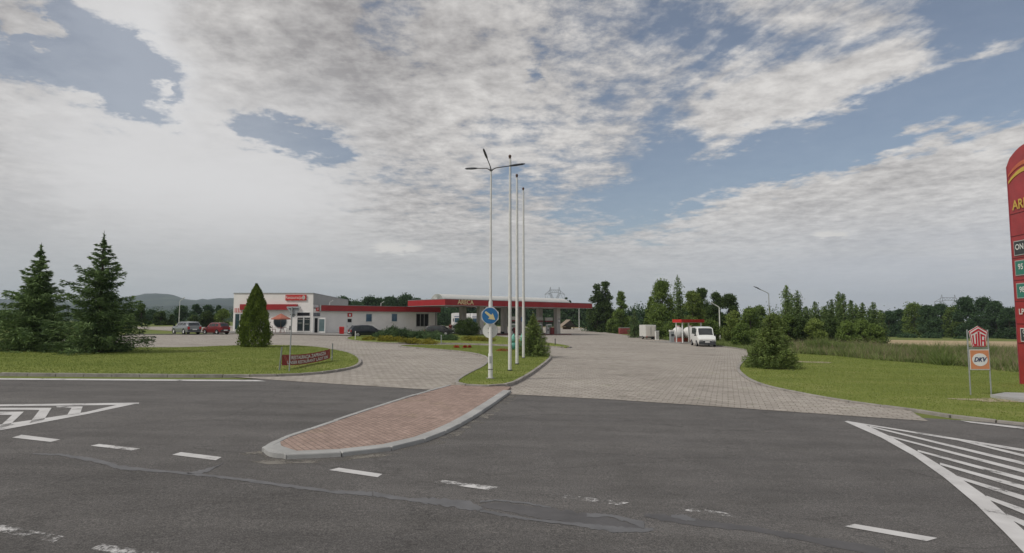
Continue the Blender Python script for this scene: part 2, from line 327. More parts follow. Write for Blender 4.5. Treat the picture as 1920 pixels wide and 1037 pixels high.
# ------------------------------------------------------------------ mesh builder
class MB:
    def __init__(s): s.v = []; s.f = []; s.mi = []
    def add(s, vs, fs, mi=0):
        n = len(s.v); s.v += [tuple(v) for v in vs]; s.f += [tuple(i + n for i in f) for f in fs]; s.mi += [mi] * len(fs); return s
    def box(s, c, d, rz=0, mi=0, top=1.0):
        """c = centre of the bottom face, d = sizes"""
        x, y, z = d[0] / 2, d[1] / 2, d[2]; vs = []
        for zz_, q in ((0, 1), (z, top)):
            for a, b in ((-x, -y), (x, -y), (x, y), (-x, y)):
                a *= q; b *= q
                vs.append((c[0] + a * math.cos(rz) - b * math.sin(rz), c[1] + a * math.sin(rz) + b * math.cos(rz), c[2] + zz_))
        return s.add(vs, [(3, 2, 1, 0), (4, 5, 6, 7), (0, 1, 5, 4), (1, 2, 6, 5), (2, 3, 7, 6), (3, 0, 4, 7)], mi)
    def tube(s, pts, rs, n=10, mi=0, cap=True):
        pts = [Vector(p) for p in pts]; rs = rs if isinstance(rs, (list, tuple)) else [rs] * len(pts)
        vs = []; fs = []
        for i, p in enumerate(pts):
            t = (pts[min(i + 1, len(pts) - 1)] - pts[max(i - 1, 0)]).normalized()
            up = Vector((0, 0, 1)) if abs(t.z) < .95 else Vector((0, 1, 0))
            a = t.cross(up).normalized(); b = t.cross(a)
            for j in range(n):
                th_ = 2 * PI * j / n; vs.append(p + (a * math.cos(th_) + b * math.sin(th_)) * rs[i])
        for i in range(len(pts) - 1):
            for j in range(n):
                k_ = (j + 1) % n; fs.append((i * n + j, i * n + k_, (i + 1) * n + k_, (i + 1) * n + j))
        if cap: fs += [tuple(range(n))[::-1], tuple(range((len(pts) - 1) * n, len(pts) * n))]
        return s.add(vs, fs, mi)
    def ell(s, c, r, nu=14, nv=8, mi=0, fn=None):
        vs = [(c[0], c[1], c[2] + r[2])]; fs = []
        for i in range(1, nv):
            ph = PI * i / nv
            for j in range(nu):
                th_ = 2 * PI * j / nu; q = fn(th_, ph) if fn else 1
                vs.append((c[0] + r[0] * q * math.sin(ph) * math.cos(th_), c[1] + r[1] * q * math.sin(ph) * math.sin(th_), c[2] + r[2] * math.cos(ph)))
        vs.append((c[0], c[1], c[2] - r[2])); L = len(vs) - 1
        for j in range(nu): fs += [(0, 1 + j, 1 + (j + 1) % nu), (L, L - nu + (j + 1) % nu, L - nu + j)]
        for i in range(nv - 2):
            for j in range(nu):
                a = 1 + i * nu + j; b = 1 + i * nu + (j + 1) % nu; fs.append((a, a + nu, b + nu, b))
        return s.add(vs, fs, mi)
    def prism(s, poly, ext, mi=0):
        """poly: list of 3-D points (planar), ext: extrusion vector"""
        n = len(poly); e = Vector(ext); vs = [Vector(p) for p in poly]; vs += [p + e for p in vs[:n]]
        fs = [tuple(range(n))[::-1], tuple(range(n, 2 * n))] + [(i, (i + 1) % n, n + (i + 1) % n, n + i) for i in range(n)]
        return s.add(vs, fs, mi)
    def text(s, body, size, o, r, u, mi=0, depth=.004, align='CENTER', shear=0, sx=1.0):
        c = bpy.data.curves.new('t', 'FONT'); c.body = body; c.size = size; c.align_x = align; c.align_y = 'CENTER'; c.shear = shear; c.resolution_u = 3; c.offset = size * .018
        ob = bpy.data.objects.new('t', c); C.objects.link(ob)
        bpy.context.view_layer.update()
        me = bpy.data.meshes.new_from_object(ob.evaluated_get(bpy.context.evaluated_depsgraph_get()))
        o, r, u = Vector(o), Vector(r).normalized(), Vector(u).normalized(); n = r.cross(u)
        s.add([o + r * v.co.x * sx + u * v.co.y + n * depth for v in me.vertices], [tuple(p.vertices) for p in me.polygons], mi)
        bpy.data.meshes.remove(me); bpy.data.objects.remove(ob); bpy.data.curves.remove(c); return s
    def build(s, name, mats, parent=None, smooth=None, off=None, flip=True):
        me = bpy.data.meshes.new(name)
        vs = s.v if off is None else [(v[0] - off[0], v[1] - off[1], v[2] - off[2]) for v in s.v]
        me.from_pydata(vs, [], s.f)
        for m in (mats if isinstance(mats, (list, tuple)) else [mats]): me.materials.append(m)
        if any(s.mi): me.polygons.foreach_set('material_index', s.mi)
        if flip:
            bm = bmesh.new(); bm.from_mesh(me); bmesh.ops.recalc_face_normals(bm, faces=bm.faces); bm.to_mesh(me); bm.free()
        if smooth is not None:
            me.shade_smooth()
            try: me.set_sharp_from_angle(angle=math.radians(smooth))
            except Exception: pass
        me.update()
        o = bpy.data.objects.new(name, me); C.objects.link(o)
        if parent: o.parent = parent
        return o
def tag(o, label=None, cat=None, group=None, kind=None):
    if label: o['label'] = label
    if cat: o['category'] = cat
    if group: o['group'] = group
    if kind: o['kind'] = kind
    return o
def thing(name, label, cat, loc=(0, 0, 0), rz=0, group=None):
    o = bpy.data.objects.new(name, None); C.objects.link(o); o.location = loc; o.rotation_euler = (0, 0, rz); o.empty_display_size = .3
    return tag(o, label, cat, group)
def dup(root, loc=None, rz=None, label=None, scale=None):
    def cp(o, par):
        c = o.copy(); C.objects.link(c); c.parent = par
        for ch in list(o.children): cp(ch, c)
        return c
    r = cp(root, None)
    if loc is not None: r.location = loc
    if rz is not None: r.rotation_euler = (0, 0, rz)
    if scale is not None: r.scale = scale if hasattr(scale, '__len__') else (scale,) * 3
    if label: r['label'] = label
    return r
def struct(mb, name, m, **kw): return tag(mb.build(name, m, **kw), kind='structure')
def sheet(name, pts, m, h):
    mb = MB(); mb.add([(p[0], p[1], gz(p[0]) + h) for p in pts], [tuple(range(len(pts)))]); o = struct(mb, name, m)
    up = [p for p in o.data.polygons]
    if up and up[0].normal.z < 0: o.data.flip_normals()
    return o
def pxs(l, h=0): return [G(*p, h) for p in l]
def smooth_line(pts, n=6, closed=False):
    P = [Vector((p[0], p[1], 0)) for p in pts]; out = []; N = len(P)
    rng_ = range(N) if closed else range(N - 1)
    for i in rng_:
        p0, p1, p2, p3 = (P[(i - 1) % N] if closed or i > 0 else P[i]), P[i], P[(i + 1) % N], (P[(i + 2) % N] if closed or i + 2 < N else P[(i + 1) % N])
        for j in range(n):
            t = j / n; out.append(.5 * ((2 * p1) + (p2 - p0) * t + (2 * p0 - 5 * p1 + 4 * p2 - p3) * t * t + (3 * p1 - p0 - 3 * p2 + p3) * t ** 3))
    if not closed: out.append(P[-1])
    return out
def resample(pts, step):
    out = [pts[0]]; acc = 0
    for a, b in zip(pts, pts[1:]):
        L = (b - a).length; 
        if L < 1e-6: continue
        d = step - acc
        while d <= L: out.append(a.lerp(b, d / L)); d += step
        acc = (acc + L) % step
    return out
def kerb(name, line, m, w=.15, h=.12, step=1.0, side=0, gap=.012):
    """separate stones laid end to end along a line on the ground"""
    mb = MB(); pts = resample(line, step)
    for a, b in zip(pts, pts[1:]):
        t = (b - a).normalized(); n = Vector((-t.y, t.x, 0)); a2 = a + t * gap; b2 = b - t * gap; j = random.uniform(-.006, .006)
        q = [a2 - n * w * (.5 - side * .5), b2 - n * w * (.5 - side * .5), b2 + n * w * (.5 + side * .5), a2 + n * w * (.5 + side * .5)]
        lo = [(p.x, p.y, gz(p.x) - .03) for p in q]
        cx_ = sum(p.x for p in q) / 4; cy_ = sum(p.y for p in q) / 4
        hi = [(cx_ + (p.x - cx_) * 1, cy_ + (p.y - cy_) * 1, gz(p.x) + h - .015 + j) for p in q]
        hi2 = [(p.x + (cx_ - p.x) * .05 if True else 0, p.y + (cy_ - p.y) * .05, gz(p.x) + h + j) for p in q]
        mb.add(lo + hi + hi2, [(0, 1, 5, 4), (1, 2, 6, 5), (2, 3, 7, 6), (3, 0, 4, 7), (4, 5, 9, 8), (5, 6, 10, 9), (6, 7, 11, 10), (7, 4, 8, 11), (8, 9, 10, 11)])
    return struct(mb, name, m)
def inset_line(pts, d):
    out = []; N = len(pts)
    for i in range(N):
        t = (pts[(i + 1) % N] - pts[i - 1]).normalized(); out.append(pts[i] + Vector((-t.y, t.x, 0)) * d)
    return out
def raised(name, poly, m, h):
    """lawn or paved island: top sheet with sides"""
    mb = MB(); n = len(poly)
    top = [(p[0], p[1], gz(p[0]) + h) for p in poly]; bot = [(p[0], p[1], gz(p[0]) - .05) for p in poly]
    mb.add(top + bot, [tuple(range(n))] + [(i, (i + 1) % n, n + (i + 1) % n, n + i) for i in range(n)]); return struct(mb, name, m)
# ------------------------------------------------------------------ ground, road, forecourt
xs = [-4400, XL, XR, 4400]; ys = [-400, 4900]; mb = MB()
mb.add([(x, y, gz(x)) for y in ys for x in xs], [(0, 1, 5, 4), (1, 2, 6, 5), (2, 3, 7, 6)])
struct(mb, 'ground', M_MEAD, flip=False)
# road: far edge follows the photo, near side runs behind the camera
edge_px = [(0, 711), (240, 712.5), (480, 716.5), (620, 721.5), (740, 728.5), (850, 736.5), (960, 742.5), (1150, 752.5), (1350, 766), (1600, 783.5), (1750, 794), (1920, 805)]
edge = pxs(edge_px); eL = edge[0] + (edge[0] - edge[2]) * 2.2; eR = edge[-1] + (edge[-1] - edge[-3]) * 3
far = [eL] + edge + [eR]
sheet('road', [(eL.x, -14), (eR.x, -30)] + [(p.x, p.y + (.9 if 470 < 9999 and p.x > -14 else 0)) for p in reversed(far)], M_ASPH, .02)
fc = [G(*p) for p in [(470, 710.5), (560, 717), (690, 725), (850, 735), (960, 741), (1150, 751), (1350, 764.5), (1600, 782), (1740, 791.5), (1700, 768), (1600, 756), (1530, 746), (1462, 731), (1418, 719), (1395, 706), (1384, 694), (1390, 684), (1405, 670), (1400, 658), (1360, 651.5), (1300, 645), (1240, 638), (1180, 630), (1130, 623.5)]]
fc += [Vector((28, 215, 0)), Vector((-10, 215, 0)), Vector((-45, 150, 0)), Vector((-60, 130, 0)), Vector((-66, 96, 0))]
fc += [G(*p) for p in [(432, 627.5), (300, 628.5), (235, 628.5), (150, 633), (40, 645), (0, 658), (0, 690), (250, 695)]]
sheet('forecourt', [(p.x, p.y) for p in fc], M_SETT, .03)
# track crossing behind the parked cars
sheet('path', [G(*p) for p in [(395, 613.5), (440, 613), (440, 611), (395, 611)]], M_SETT, .02)
# left lawn
ll = smooth_line(pxs([(-260, 655), (0, 657), (120, 660), (240, 654.5), (340, 654), (420, 651), (480, 649.5), (560, 650.5), (610, 655), (650, 663), (668, 671), (674, 680), (668, 688), (640, 696), (590, 703), (520, 706.5), (400, 707.5), (200, 706.5), (0, 705), (-260, 702)]), 4, True)
LAWN_L = ll
raised('lawn_left', ll, M_LAWN, .11)
kl = smooth_line(pxs([(0, 705), (200, 706.8), (400, 708), (520, 707.2), (590, 703.5), (640, 697), (668, 689), (675, 680.5), (669, 671.5), (650, 663), (610, 655)]), 6)
kerb('kerb_left', kl, M_KERB, .15, .13, 1.0)
def ccw(p): return p if sum(a.x * b.y - b.x * a.y for a, b in zip(p, p[1:] + p[:1])) > 0 else p[::-1]
# island with the flagpoles
ib = smooth_line(pxs([(748, 650.5), (780, 654.5), (830, 658.5), (880, 664), (908, 671), (915, 679), (905, 691), (882, 703), (857, 719), (862, 726), (898, 729.5), (937, 728.5), (964, 722), (999, 701), (1028, 678), (1030, 671), (1012, 660), (960, 652.5), (870, 649), (790, 649)]), 4, True)
ib = ccw(ib); LAWN_B = inset_line(ib, .06)
raised('lawn_island', LAWN_B, M_LAWN, .12); kerb('kerb_island', ib + [ib[0]], M_KERB, .14, .15, .8)
ia = smooth_line(pxs([(650, 637), (676, 642), (743, 645.6), (839, 645.4), (951, 648.8), (1023, 651.2), (1062, 653.5), (1069, 651.5), (1045, 646.8), (1000, 641), (951, 634), (905, 628), (860, 626.5), (760, 627), (690, 629), (662, 632)]), 4, True)
ia = ccw(ia); LAWN_A = inset_line(ia, .06)
raised('lawn_shrubs', LAWN_A, M_LAWN, .12); kerb('kerb_shrubs', ia + [ia[0]], M_KERB, .14, .15, .8)
# right lawn
rl = smooth_line(pxs([(1386, 693), (1397, 705), (1420, 717.5), (1464, 729.5), (1535, 744), (1608, 756), (1710, 769), (1797, 782), (1920, 796), (2100, 815), (2300, 800), (2200, 735), (1990, 700), (1800, 686), (1650, 676), (1560, 668), (1490, 664), (1420, 666), (1396, 678)]), 4, True)
LAWN_R = rl
raised('lawn_right', rl, M_LAWN, .05)
kr = smooth_line(pxs([(1400, 672), (1388, 684), (1384, 694.5), (1395, 707), (1418, 720), (1462, 732), (1535, 746.5), (1608, 758.5), (1710, 772), (1797, 785.5), (1920, 799), (2100, 818)]), 6)
kerb('kerb_right', kr, M_KERB, .18, .09, 1.0)
kb = smooth_line(pxs([(1398, 657), (1360, 651), (1300, 645), (1240, 638), (1180, 630), (1130, 623.5)]), 6)
kerb('kerb_back', kb, M_KERB, .2, .10, 1.5)
kerb('kerb_parking', smooth_line(pxs([(236, 628), (300, 628), (432, 627)]), 6), M_KERB, .2, .12, 1.5)
# brick traffic island
outer = smooth_line(pxs([(491, 848), (489.5, 852), (507, 861), (565, 864.5), (615, 861), (670, 855), (781, 837), (881, 792), (962, 735)]), 5)
leftl = smooth_line(pxs([(490, 850), (497, 843), (520, 832.5), (604, 803.5), (697, 771), (780, 744.5), (843, 726.5)]), 5)
def shift(l, d): return [p + Vector((-(l[min(i + 1, len(l) - 1)] - l[max(i - 1, 0)]).normalized().y, (l[min(i + 1, len(l) - 1)] - l[max(i - 1, 0)]).normalized().x, 0)) * d for i, p in enumerate(l)]
poly = shift(outer, .17)[9:] + [G(958, 730), G(900, 728)] + shift(leftl, -.05)[::-1][:-8]
raised('kerb_tip', ccw(shift(outer, .05)[1:13] + shift(leftl, -.04)[1:11][::-1]), M_KERB2, .10)
raised('traffic_island', ccw(poly), M_RED, .095)
kerb('kerb_traffic_island', outer, M_KERB2, .28, .105, .95, side=1)
kerb('kerb_traffic_island_back', leftl, M_KERB2, .12, .11, 1.0, side=-1)
# joint of flat concrete slabs and grass growing along it
# road paint
def quads(name, ql, m, h=.027):
    mb = MB()
    for q in ql:
        P = [G(*p) for p in q]; a = sum(P[i].x * P[(i + 1) % len(P)].y - P[(i + 1) % len(P)].x * P[i].y for i in range(len(P)))
        if a < 0: P = P[::-1]
        mb.add([(p.x, p.y, gz(p.x) + h) for p in P], [tuple(range(len(P)))])
    return struct(mb, name, m, flip=False)
def z5(l): return [(x / 2.743, 720 + y / 2.743) for x, y in l]
def z8(l): return [(1400 + x / 3.492, 740 + y / 3.492) for x, y in l]
quads('road_marking_edge', [[(-300, 708.6), (480, 714.2), (500, 716.6), (470, 716.8), (-300, 711.6)], [(1800, 790.5), (1920, 803.5), (2200, 834), (2200, 838), (1920, 807), (1820, 795)]], M_PAINT, .034)
quads('road_marking_hatch_left', [z5([(-400, 116), (715, 101), (715, 106), (600, 113), (-400, 124)]), z5([(715, 103), (600, 113), (440, 150), (0, 215), (-400, 300), (-400, 350), (0, 245), (450, 160)]),
      z5([(-300, 128), (265, 128), (225, 192), (150, 208), (203, 139), (-300, 137)]), z5([(-300, 150), (122, 148), (45, 222), (-15, 236), (62, 165), (-300, 163)]), z5([(290, 119), (425, 121), (412, 158), (343, 168), (368, 128), (290, 125)])], M_PAINT)
main = [(640, 183), (880, 290), (1100, 415), (1300, 560), (1500, 730), (1700, 930), (1840, 1080), (1960, 1060), (1816, 905), (1700, 800), (1550, 665), (1350, 525), (1150, 400), (940, 282), (780, 206), (660, 179)]
hl = [z8(main)]
def stripe(a, b, wa_, wb_):
    a = (a[0] - (b[0] - a[0]) * .045, a[1] - (b[1] - a[1]) * .045)
    e_ = (b[0] + (b[0] - a[0]) * .3, b[1] + (b[1] - a[1]) * .3); we_ = wb_ + (wb_ - wa_) * .3
    hl.append(z8([(a[0], a[1] - wa_ / 2), (e_[0], e_[1] - we_ / 2), (e_[0], e_[1] + we_ / 2), (a[0], a[1] + wa_ / 2)]))
for a, b, w1, w2 in [((740, 196), (1816, 374), 6, 17), ((1380, 303), (1816, 410), 10, 16), ((850, 226), (1816, 461), 8, 20), ((975, 292), (1816, 512), 9, 22), ((1150, 385), (1816, 566), 11, 25), ((1290, 470), (1816, 620), 14, 28), ((1400, 558), (1816, 690), 16, 32), ((1580, 688), (1816, 777), 20, 36), ((1710, 810), (1816, 858), 24, 38)]:
    stripe(a, b, w1, w2)
for i, q in enumerate(hl): quads('road_marking_hatch_right', [q], M_PAINT, .030 + .0025 * (i == 0) + .0012 * (i == 2))
quads('road_marking_dash', [[(22.6, 823), (40, 817.7), (113, 826.8), (95, 831.2)], [(322.6, 855.6), (339, 850.5), (415.6, 860), (404.7, 866)], [(617, 884.5), (635, 880), (717, 892), (708, 898)], [(1583, 991), (1603, 986.5), (1758, 1013), (1738, 1019)]], M_PAINT)
quads('road_marking_dash_chipped', [[(169.5, 838.5), (186, 835), (262.5, 844), (248, 847.6)]], paintmat('chipped_road_paint', .22, 12))
quads('road_marking_dash_worn', [[(812, 908), (830, 903.5), (938, 917), (915, 922)], [(1280, 961), (1300, 956), (1432, 975), (1425, 981)]], M_WORN)
quads('road_marking_faint', [[(1030, 934), (1045, 929), (1180, 946), (1160, 951)], [(-60, 990), (-30, 982), (120, 1010), (100, 1022)], [(170, 1034), (190, 1024), (330, 1046), (310, 1060)]], M_WORN2)
# sealed cracks in the asphalt
M_SEAL = mat('crack_sealer', (.138, .138, .142), .7, .2, 2.5); M_PATCH = mat('dark_patch', (.092, .088, .088), .6, .2, 2)
def band(cent):
    up = [(x, y - w / 2) for x, y, w in cent]; dn = [(x, y + w / 2) for x, y, w in cent]
    P = [G(*p) for p in up + dn[::-1]]; return P
def seal(name, bands, m, h):
    mb = MB()
    for cent in bands:
        c2 = []
        for (x, y, w), (x2, y2, w2) in zip(cent, cent[1:]):
            for j in range(6):
                t = j / 6; c2.append((x + (x2 - x) * t, y + (y2 - y) * t + random.uniform(-.8, .8), (w + (w2 - w) * t) * random.uniform(.7, 1.25)))
        c2.append(cent[-1])
        for a, b in zip(c2, c2[1:]):
            q = [G(a[0], a[1] + a[2] / 2), G(b[0], b[1] + b[2] / 2), G(b[0], b[1] - b[2] / 2), G(a[0], a[1] - a[2] / 2)]
            mb.add([(p.x, p.y, gz(p.x) + h) for p in q], [(0, 1, 2, 3)])
    return struct(mb, name, m, flip=False)
z5b = lambda l: [(x / 2.743, 720 + y / 2.743, w / 2.743) for x, y, w in l]
z7b = lambda l: [(700 + x / 2.4, 840 + y / 2.4, w / 2.4) for x, y, w in l]
nl = pxs([(62, 853), (110, 857), (170, 864), (226, 879), (346, 890), (438, 900), (560, 916), (700, 930), (900, 960), (1075, 990), (1230, 998), (1500, 1030), (1900, 1075)])
sheet('road_near_lane', [(-14, -12), (30, -12)] + [(p.x, p.y) for p in reversed(nl)] + [(-40, nl[0].y + .9)], asphalt('old_asphalt', .90, 1.6), .0215)
seal('road_crack_seal', [z5b([(170, 366, 3), (300, 371, 9), (400, 386, 16), (470, 397, 20), (560, 420, 24), (620, 438, 20), (760, 450, 12), (950, 468, 12), (1080, 480, 13), (1200, 494, 12), (1290, 506, 18), (1500, 535, 14), (1700, 562, 14), (1820, 570, 20), (1915, 574, 24)]),
     z5b([(960, 468, 10), (1040, 460, 16), (1080, 445, 18), (1110, 432, 6), (1150, 414, 3)]),
     z7b([(0, 214, 22), (60, 226, 20), (160, 240, 14), (250, 246, 30), (350, 256, 34), (430, 268, 40), (490, 284, 18)]),
     z7b([(480, 290, 14), (600, 312, 14), (700, 330, 10), (900, 350, 14), (1000, 366, 22), (1100, 376, 26), (1200, 380, 24), (1260, 376, 12)]),
     z7b([(480, 250, 8), (560, 242, 7), (700, 258, 8), (800, 276, 7)]), z7b([(960, 310, 20), (1060, 312, 12), (1130, 330, 18), (1220, 356, 30)]), z7b([(1340, 314, 14), (1400, 322, 26), (1450, 332, 10)])], M_SEAL, .0255)
seal('road_patch', [z7b([(484, 268, 6), (520, 266, 28), (600, 275, 44), (700, 292, 54), (800, 306, 56), (900, 322, 54), (1000, 336, 50), (1100, 350, 40), (1200, 366, 10)]), z7b([(1220, 310, 16), (1330, 325, 34), (1500, 350, 30), (1700, 372, 26), (1920, 410, 30), (2300, 480, 30)])], M_PATCH, .0235)
# sand and grit gathered along the island kerb and the paving joint
M_DUST = paintmat('road_grit', .33, 30)
M_DUST.node_tree.nodes['Principled BSDF'].inputs['Base Color'].default_value = (.21, .195, .17, 1)
for l_ in list(M_DUST.node_tree.links):
    if l_.to_socket.name == 'Base Color': M_DUST.node_tree.links.remove(l_)
def strip(name, line, w0, w1, h):
    mb = MB(); L2 = resample(line, .3); N_ = []
    for i in range(len(L2)):
        d = (L2[min(i + 2, len(L2) - 1)] - L2[max(i - 2, 0)]).normalized(); N_.append(Vector((d.y, -d.x, 0)))
    for i, (a, n_) in enumerate(zip(L2, N_)):
        for w in (w0, w1 * random.uniform(.7, 1.2)): p = a + n_ * w; mb.v.append((p.x, p.y, gz(p.x) + h))
    for i in range(len(L2) - 1): mb.f.append((i * 2, i * 2 + 1, i * 2 + 3, i * 2 + 2)); mb.mi.append(0)
    return struct(mb, name, M_DUST, flip=False)
strip('road_grit', outer, .0, .34, .0235)
# far field and hills
M_FIELD = mat('ripe_field', (.36, .27, .15), .95, .15, .05, col2=(.46, .36, .22))
sheet('field', [G(*p) for p in [(1640, 650), (1780, 656), (1930, 662), (2050, 668), (2020, 643), (1900, 640.5), (1760, 639), (1640, 637.5)]], M_FIELD, .05)
sheet('field_back', [(5, 222), (60, 222), (75, 262), (5, 262)], M_FIELD, .05)
def hills(name, prof, D, depth, m, seed):
    rg = np.random.default_rng(seed); mb = MB(); nx = 140; ny = 10
    a0, a1 = prof[0][0], prof[-1][0]; X = np.linspace(a0, a1, nx); H = np.interp(X, [p[0] for p in prof], [p[1] for p in prof])
    H = H + np.convolve(rg.normal(0, 1.2, nx), np.ones(3) / 3, 'same')
    for j in range(ny):
        t = j / (ny - 1); yy = D - depth * (1 - t)
        for i in range(nx):
            top = max(0, (HOR - H[i]) / F * D + EYE)
            hh = top * (math.sin(t * PI / 2) ** 1.5) * (1 + .08 * math.sin(i * .35 + j) * (1 - t)); mb.v.append(((X[i] - CX) / F * yy, yy, max(-3, hh)))
    back = len(mb.v)
    for i in range(nx): mb.v.append(((X[i] - CX) / F * (D + depth), D + depth, -5))
    for j in range(ny):
        for i in range(nx - 1): a = j * nx + i; mb.f.append((a, a + 1, a + nx + 1, a + nx)); mb.mi.append(0)
    return struct(mb, name, m, smooth=60, flip=False)
mh, nt_, b_, o_ = newmat('hill_woods', .95, .1)
nn = tex(nt_, 'Noise', .0022, mapping(nt_, o_, (1, .5, 4)), Detail=5, Roughness=.6); nn2 = tex(nt_, 'Noise', .02, o_, Detail=5)
cc_ = ramp(nt_, nn.outputs['Fac'], [(.46, (.015, .030, .022)), (.56, (.022, .040, .024)), (.62, (.07, .095, .05))])
cc_ = mixc(nt_, 'MULTIPLY', .7, cc_, ramp(nt_, nn2.outputs['Fac'], [(.3, (.6, .6, .6)), (.7, (1.3, 1.3, 1.3))])); nt_.links.new(cc_, b_.inputs['Base Color'])
hills('hills', [(-700, 575), (-300, 566), (0, 562), (60, 560), (140, 566), (200, 563), (243, 558), (270, 553), (294, 551), (320, 554), (345, 560), (369, 563), (378, 560.5), (390, 562.5), (405, 559.5), (423, 560.5), (445, 560), (500, 572), (620, 582), (800, 590)], 3500, 1300, mh, 3)
hills('hills_front', [(-700, 585), (-100, 578), (100, 574), (230, 572), (300, 574), (400, 570), (460, 578), (560, 585), (900, 590), (1150, 590), (1195, 586), (1215, 585), (1260, 590), (1600, 592)], 2400, 900, mh, 5)
# haze over the far country
hz_m = bpy.data.materials.new('haze'); hz_m.use_nodes = True; hn = hz_m.node_tree; hn.nodes.clear()
pv = hn.nodes.new('ShaderNodeVolumePrincipled'); pv.inputs['Color'].default_value = (.78, .90, 1, 1); pv.inputs['Density'].default_value = .00016; pv.inputs['Anisotropy'].default_value = .1
ho = hn.nodes.new('ShaderNodeOutputMaterial'); hn.links.new(pv.outputs[0], ho.inputs['Volume'])
hb = MB(); hb.box((0, 2250, -8), (9000, 5500, 215)); tag(hb.build('haze', hz_m), kind='stuff')
# ------------------------------------------------------------------ foliage helpers
def leaves_mesh(name, P, size, m, parent=None, aspect=.6, droop=0.0, dirs=None, jit=.4):
    """one small quad per point of P (n,3)"""
    n = len(P); d = RNG.normal(size=(n, 3)) if dirs is None else dirs + RNG.normal(size=(n, 3)) * jit
    d[:, 2] -= droop; d /= np.linalg.norm(d, axis=1)[:, None] + 1e-9
    q = RNG.normal(size=(n, 3)); w = np.cross(d, q); w /= np.linalg.norm(w, axis=1)[:, None] + 1e-9
    s = (size * RNG.uniform(.6, 1.35, n))[:, None]
    a = P - d * s * .5; b = P + w * s * aspect * .5; c = P + d * s * .5; e = P - w * s * aspect * .5
    V = np.stack([a, b, c, e], 1).reshape(-1, 3); me = bpy.data.meshes.new(name)
    me.vertices.add(4 * n); me.vertices.foreach_set('co', V.astype(np.float32).ravel())
    me.loops.add(4 * n); me.loops.foreach_set('vertex_index', np.arange(4 * n, dtype=np.int32))
    me.polygons.add(n); me.polygons.foreach_set('loop_start', np.arange(0, 4 * n, 4, dtype=np.int32))
    me.materials.append(m); me.update(calc_edges=True); me.validate()
    o = bpy.data.objects.new(name, me); C.objects.link(o)
    if parent: o.parent = parent
    return o
def blob_points(blobs, n, shell=.55):
    """points in the outer part of overlapping lumps: (x,y,z,rx,ry,rz)"""
    vol = np.array([b[3] * b[4] * b[5] for b in blobs]) ** .72; vol /= vol.sum(); out = []
    for b, v in zip(blobs, vol):
        k_ = int(n * v) + 1; d = RNG.normal(size=(k_, 3)); d /= np.linalg.norm(d, axis=1)[:, None]
        r = (shell + (1 - shell) * RNG.random(k_)) ** .8 * (1 + RNG.normal(size=k_) * .13)
        r *= 1 + .16 * np.sin(d[:, 0] * 7 + b[0] * 3) * np.cos(d[:, 2] * 6 + b[2])
        out.append(np.array(b[:3]) + d * r[:, None] * np.array(b[3:]))
    return np.concatenate(out)
def crown_blobs(h, r, base, n, kind='round', seed=0):
    rg = np.random.default_rng(seed); B = []
    for i in range(n):
        t = (i + .5) / n; z = base + (h - base) * t
        if kind == 'round': R = r * math.sin(PI * min(.97, .18 + t * .78)) ** .7
        elif kind == 'cone': R = r * (1 - t) ** .55 * rg.uniform(.75, 1.15) + .08 * r
        elif kind == 'column': R = r * (1 - abs(t - .4) * .9) ** .8
        else: R = r * (1 - .6 * t)
        q = rg.uniform(.32, .66) * r * (1 - .35 * t if kind != 'round' else 1); a = rg.uniform(0, 2 * PI) + i * 2.4; o = max(0, R - q * .8)
        B.append((o * math.cos(a), o * math.sin(a), min(z, h - q * .7), q, q, q * rg.uniform(.6, .95)))
    return B
def tree_core(r, B, trunk_h, tr, m=None, lean=0, sub=0):
    mb = MB(); mb.tube([(0, 0, -.2), (lean * .3, 0, trunk_h * .35), (lean, 0, trunk_h)], [tr, tr * .75, tr * .25], 8)
    for b in B[::max(1, len(B) // 9)]:
        z0 = max(.3, b[2] - math.hypot(b[0], b[1]) * .8 - .3); z0 = min(z0, trunk_h * .9)
        mb.tube([(lean * z0 / trunk_h, 0, z0), (b[0] * .5, b[1] * .5, (z0 + b[2]) / 2 + .1), (b[0], b[1], b[2])], [tr * .4, tr * .25, tr * .08], 5)
    return mb.build('trunk', m or M_BARK, r, smooth=60)
M_LEAF = {'dark': leafmat('leaf_dark', (0.024, 0.046, 0.017), (0.108, 0.160, 0.049)), 'mid': leafmat('leaf_mid', (0.048, 0.084, 0.023), (0.209, 0.290, 0.071)),
          'light': leafmat('leaf_light', (0.067, 0.108, 0.025), (0.250, 0.316, 0.083)), 'wood': leafmat('leaf_wood', (0.020, 0.049, 0.024), (0.086, 0.148, 0.062)),
          'spruce': leafmat('needle_spruce', (0.038, 0.076, 0.034), (0.227, 0.321, 0.120), .12), 'spruce2': leafmat('needle_spruce_light', (0.051, 0.084, 0.028), (0.266, 0.350, 0.102), .12),
          'thuja': leafmat('leaf_thuja', (.028, .055, .010), (.22, .29, .06), .15), 'yellow': leafmat('leaf_yellow', (.06, .065, .010), (.34, .31, .05), .15),
          'junip': leafmat('leaf_juniper', (0.024, 0.052, 0.024), (0.131, 0.200, 0.086), .12), 'grass': leafmat('blade_grass', (0.167, 0.217, 0.049), (0.246, 0.297, 0.080), .3),
          'tall': leafmat('blade_tall', (.09, .14, .036), (.27, .32, .12), .3), 'seed': leafmat('seed_heads', (0.217, 0.174, 0.116), (0.392, 0.304, 0.217), .2),
          'red': leafmat('petal_red', (.22, .02, .015), (.55, .06, .04), .2), 'sap': leafmat('leaf_sapling', (0.048, 0.091, 0.033), (0.181, 0.251, 0.085))}
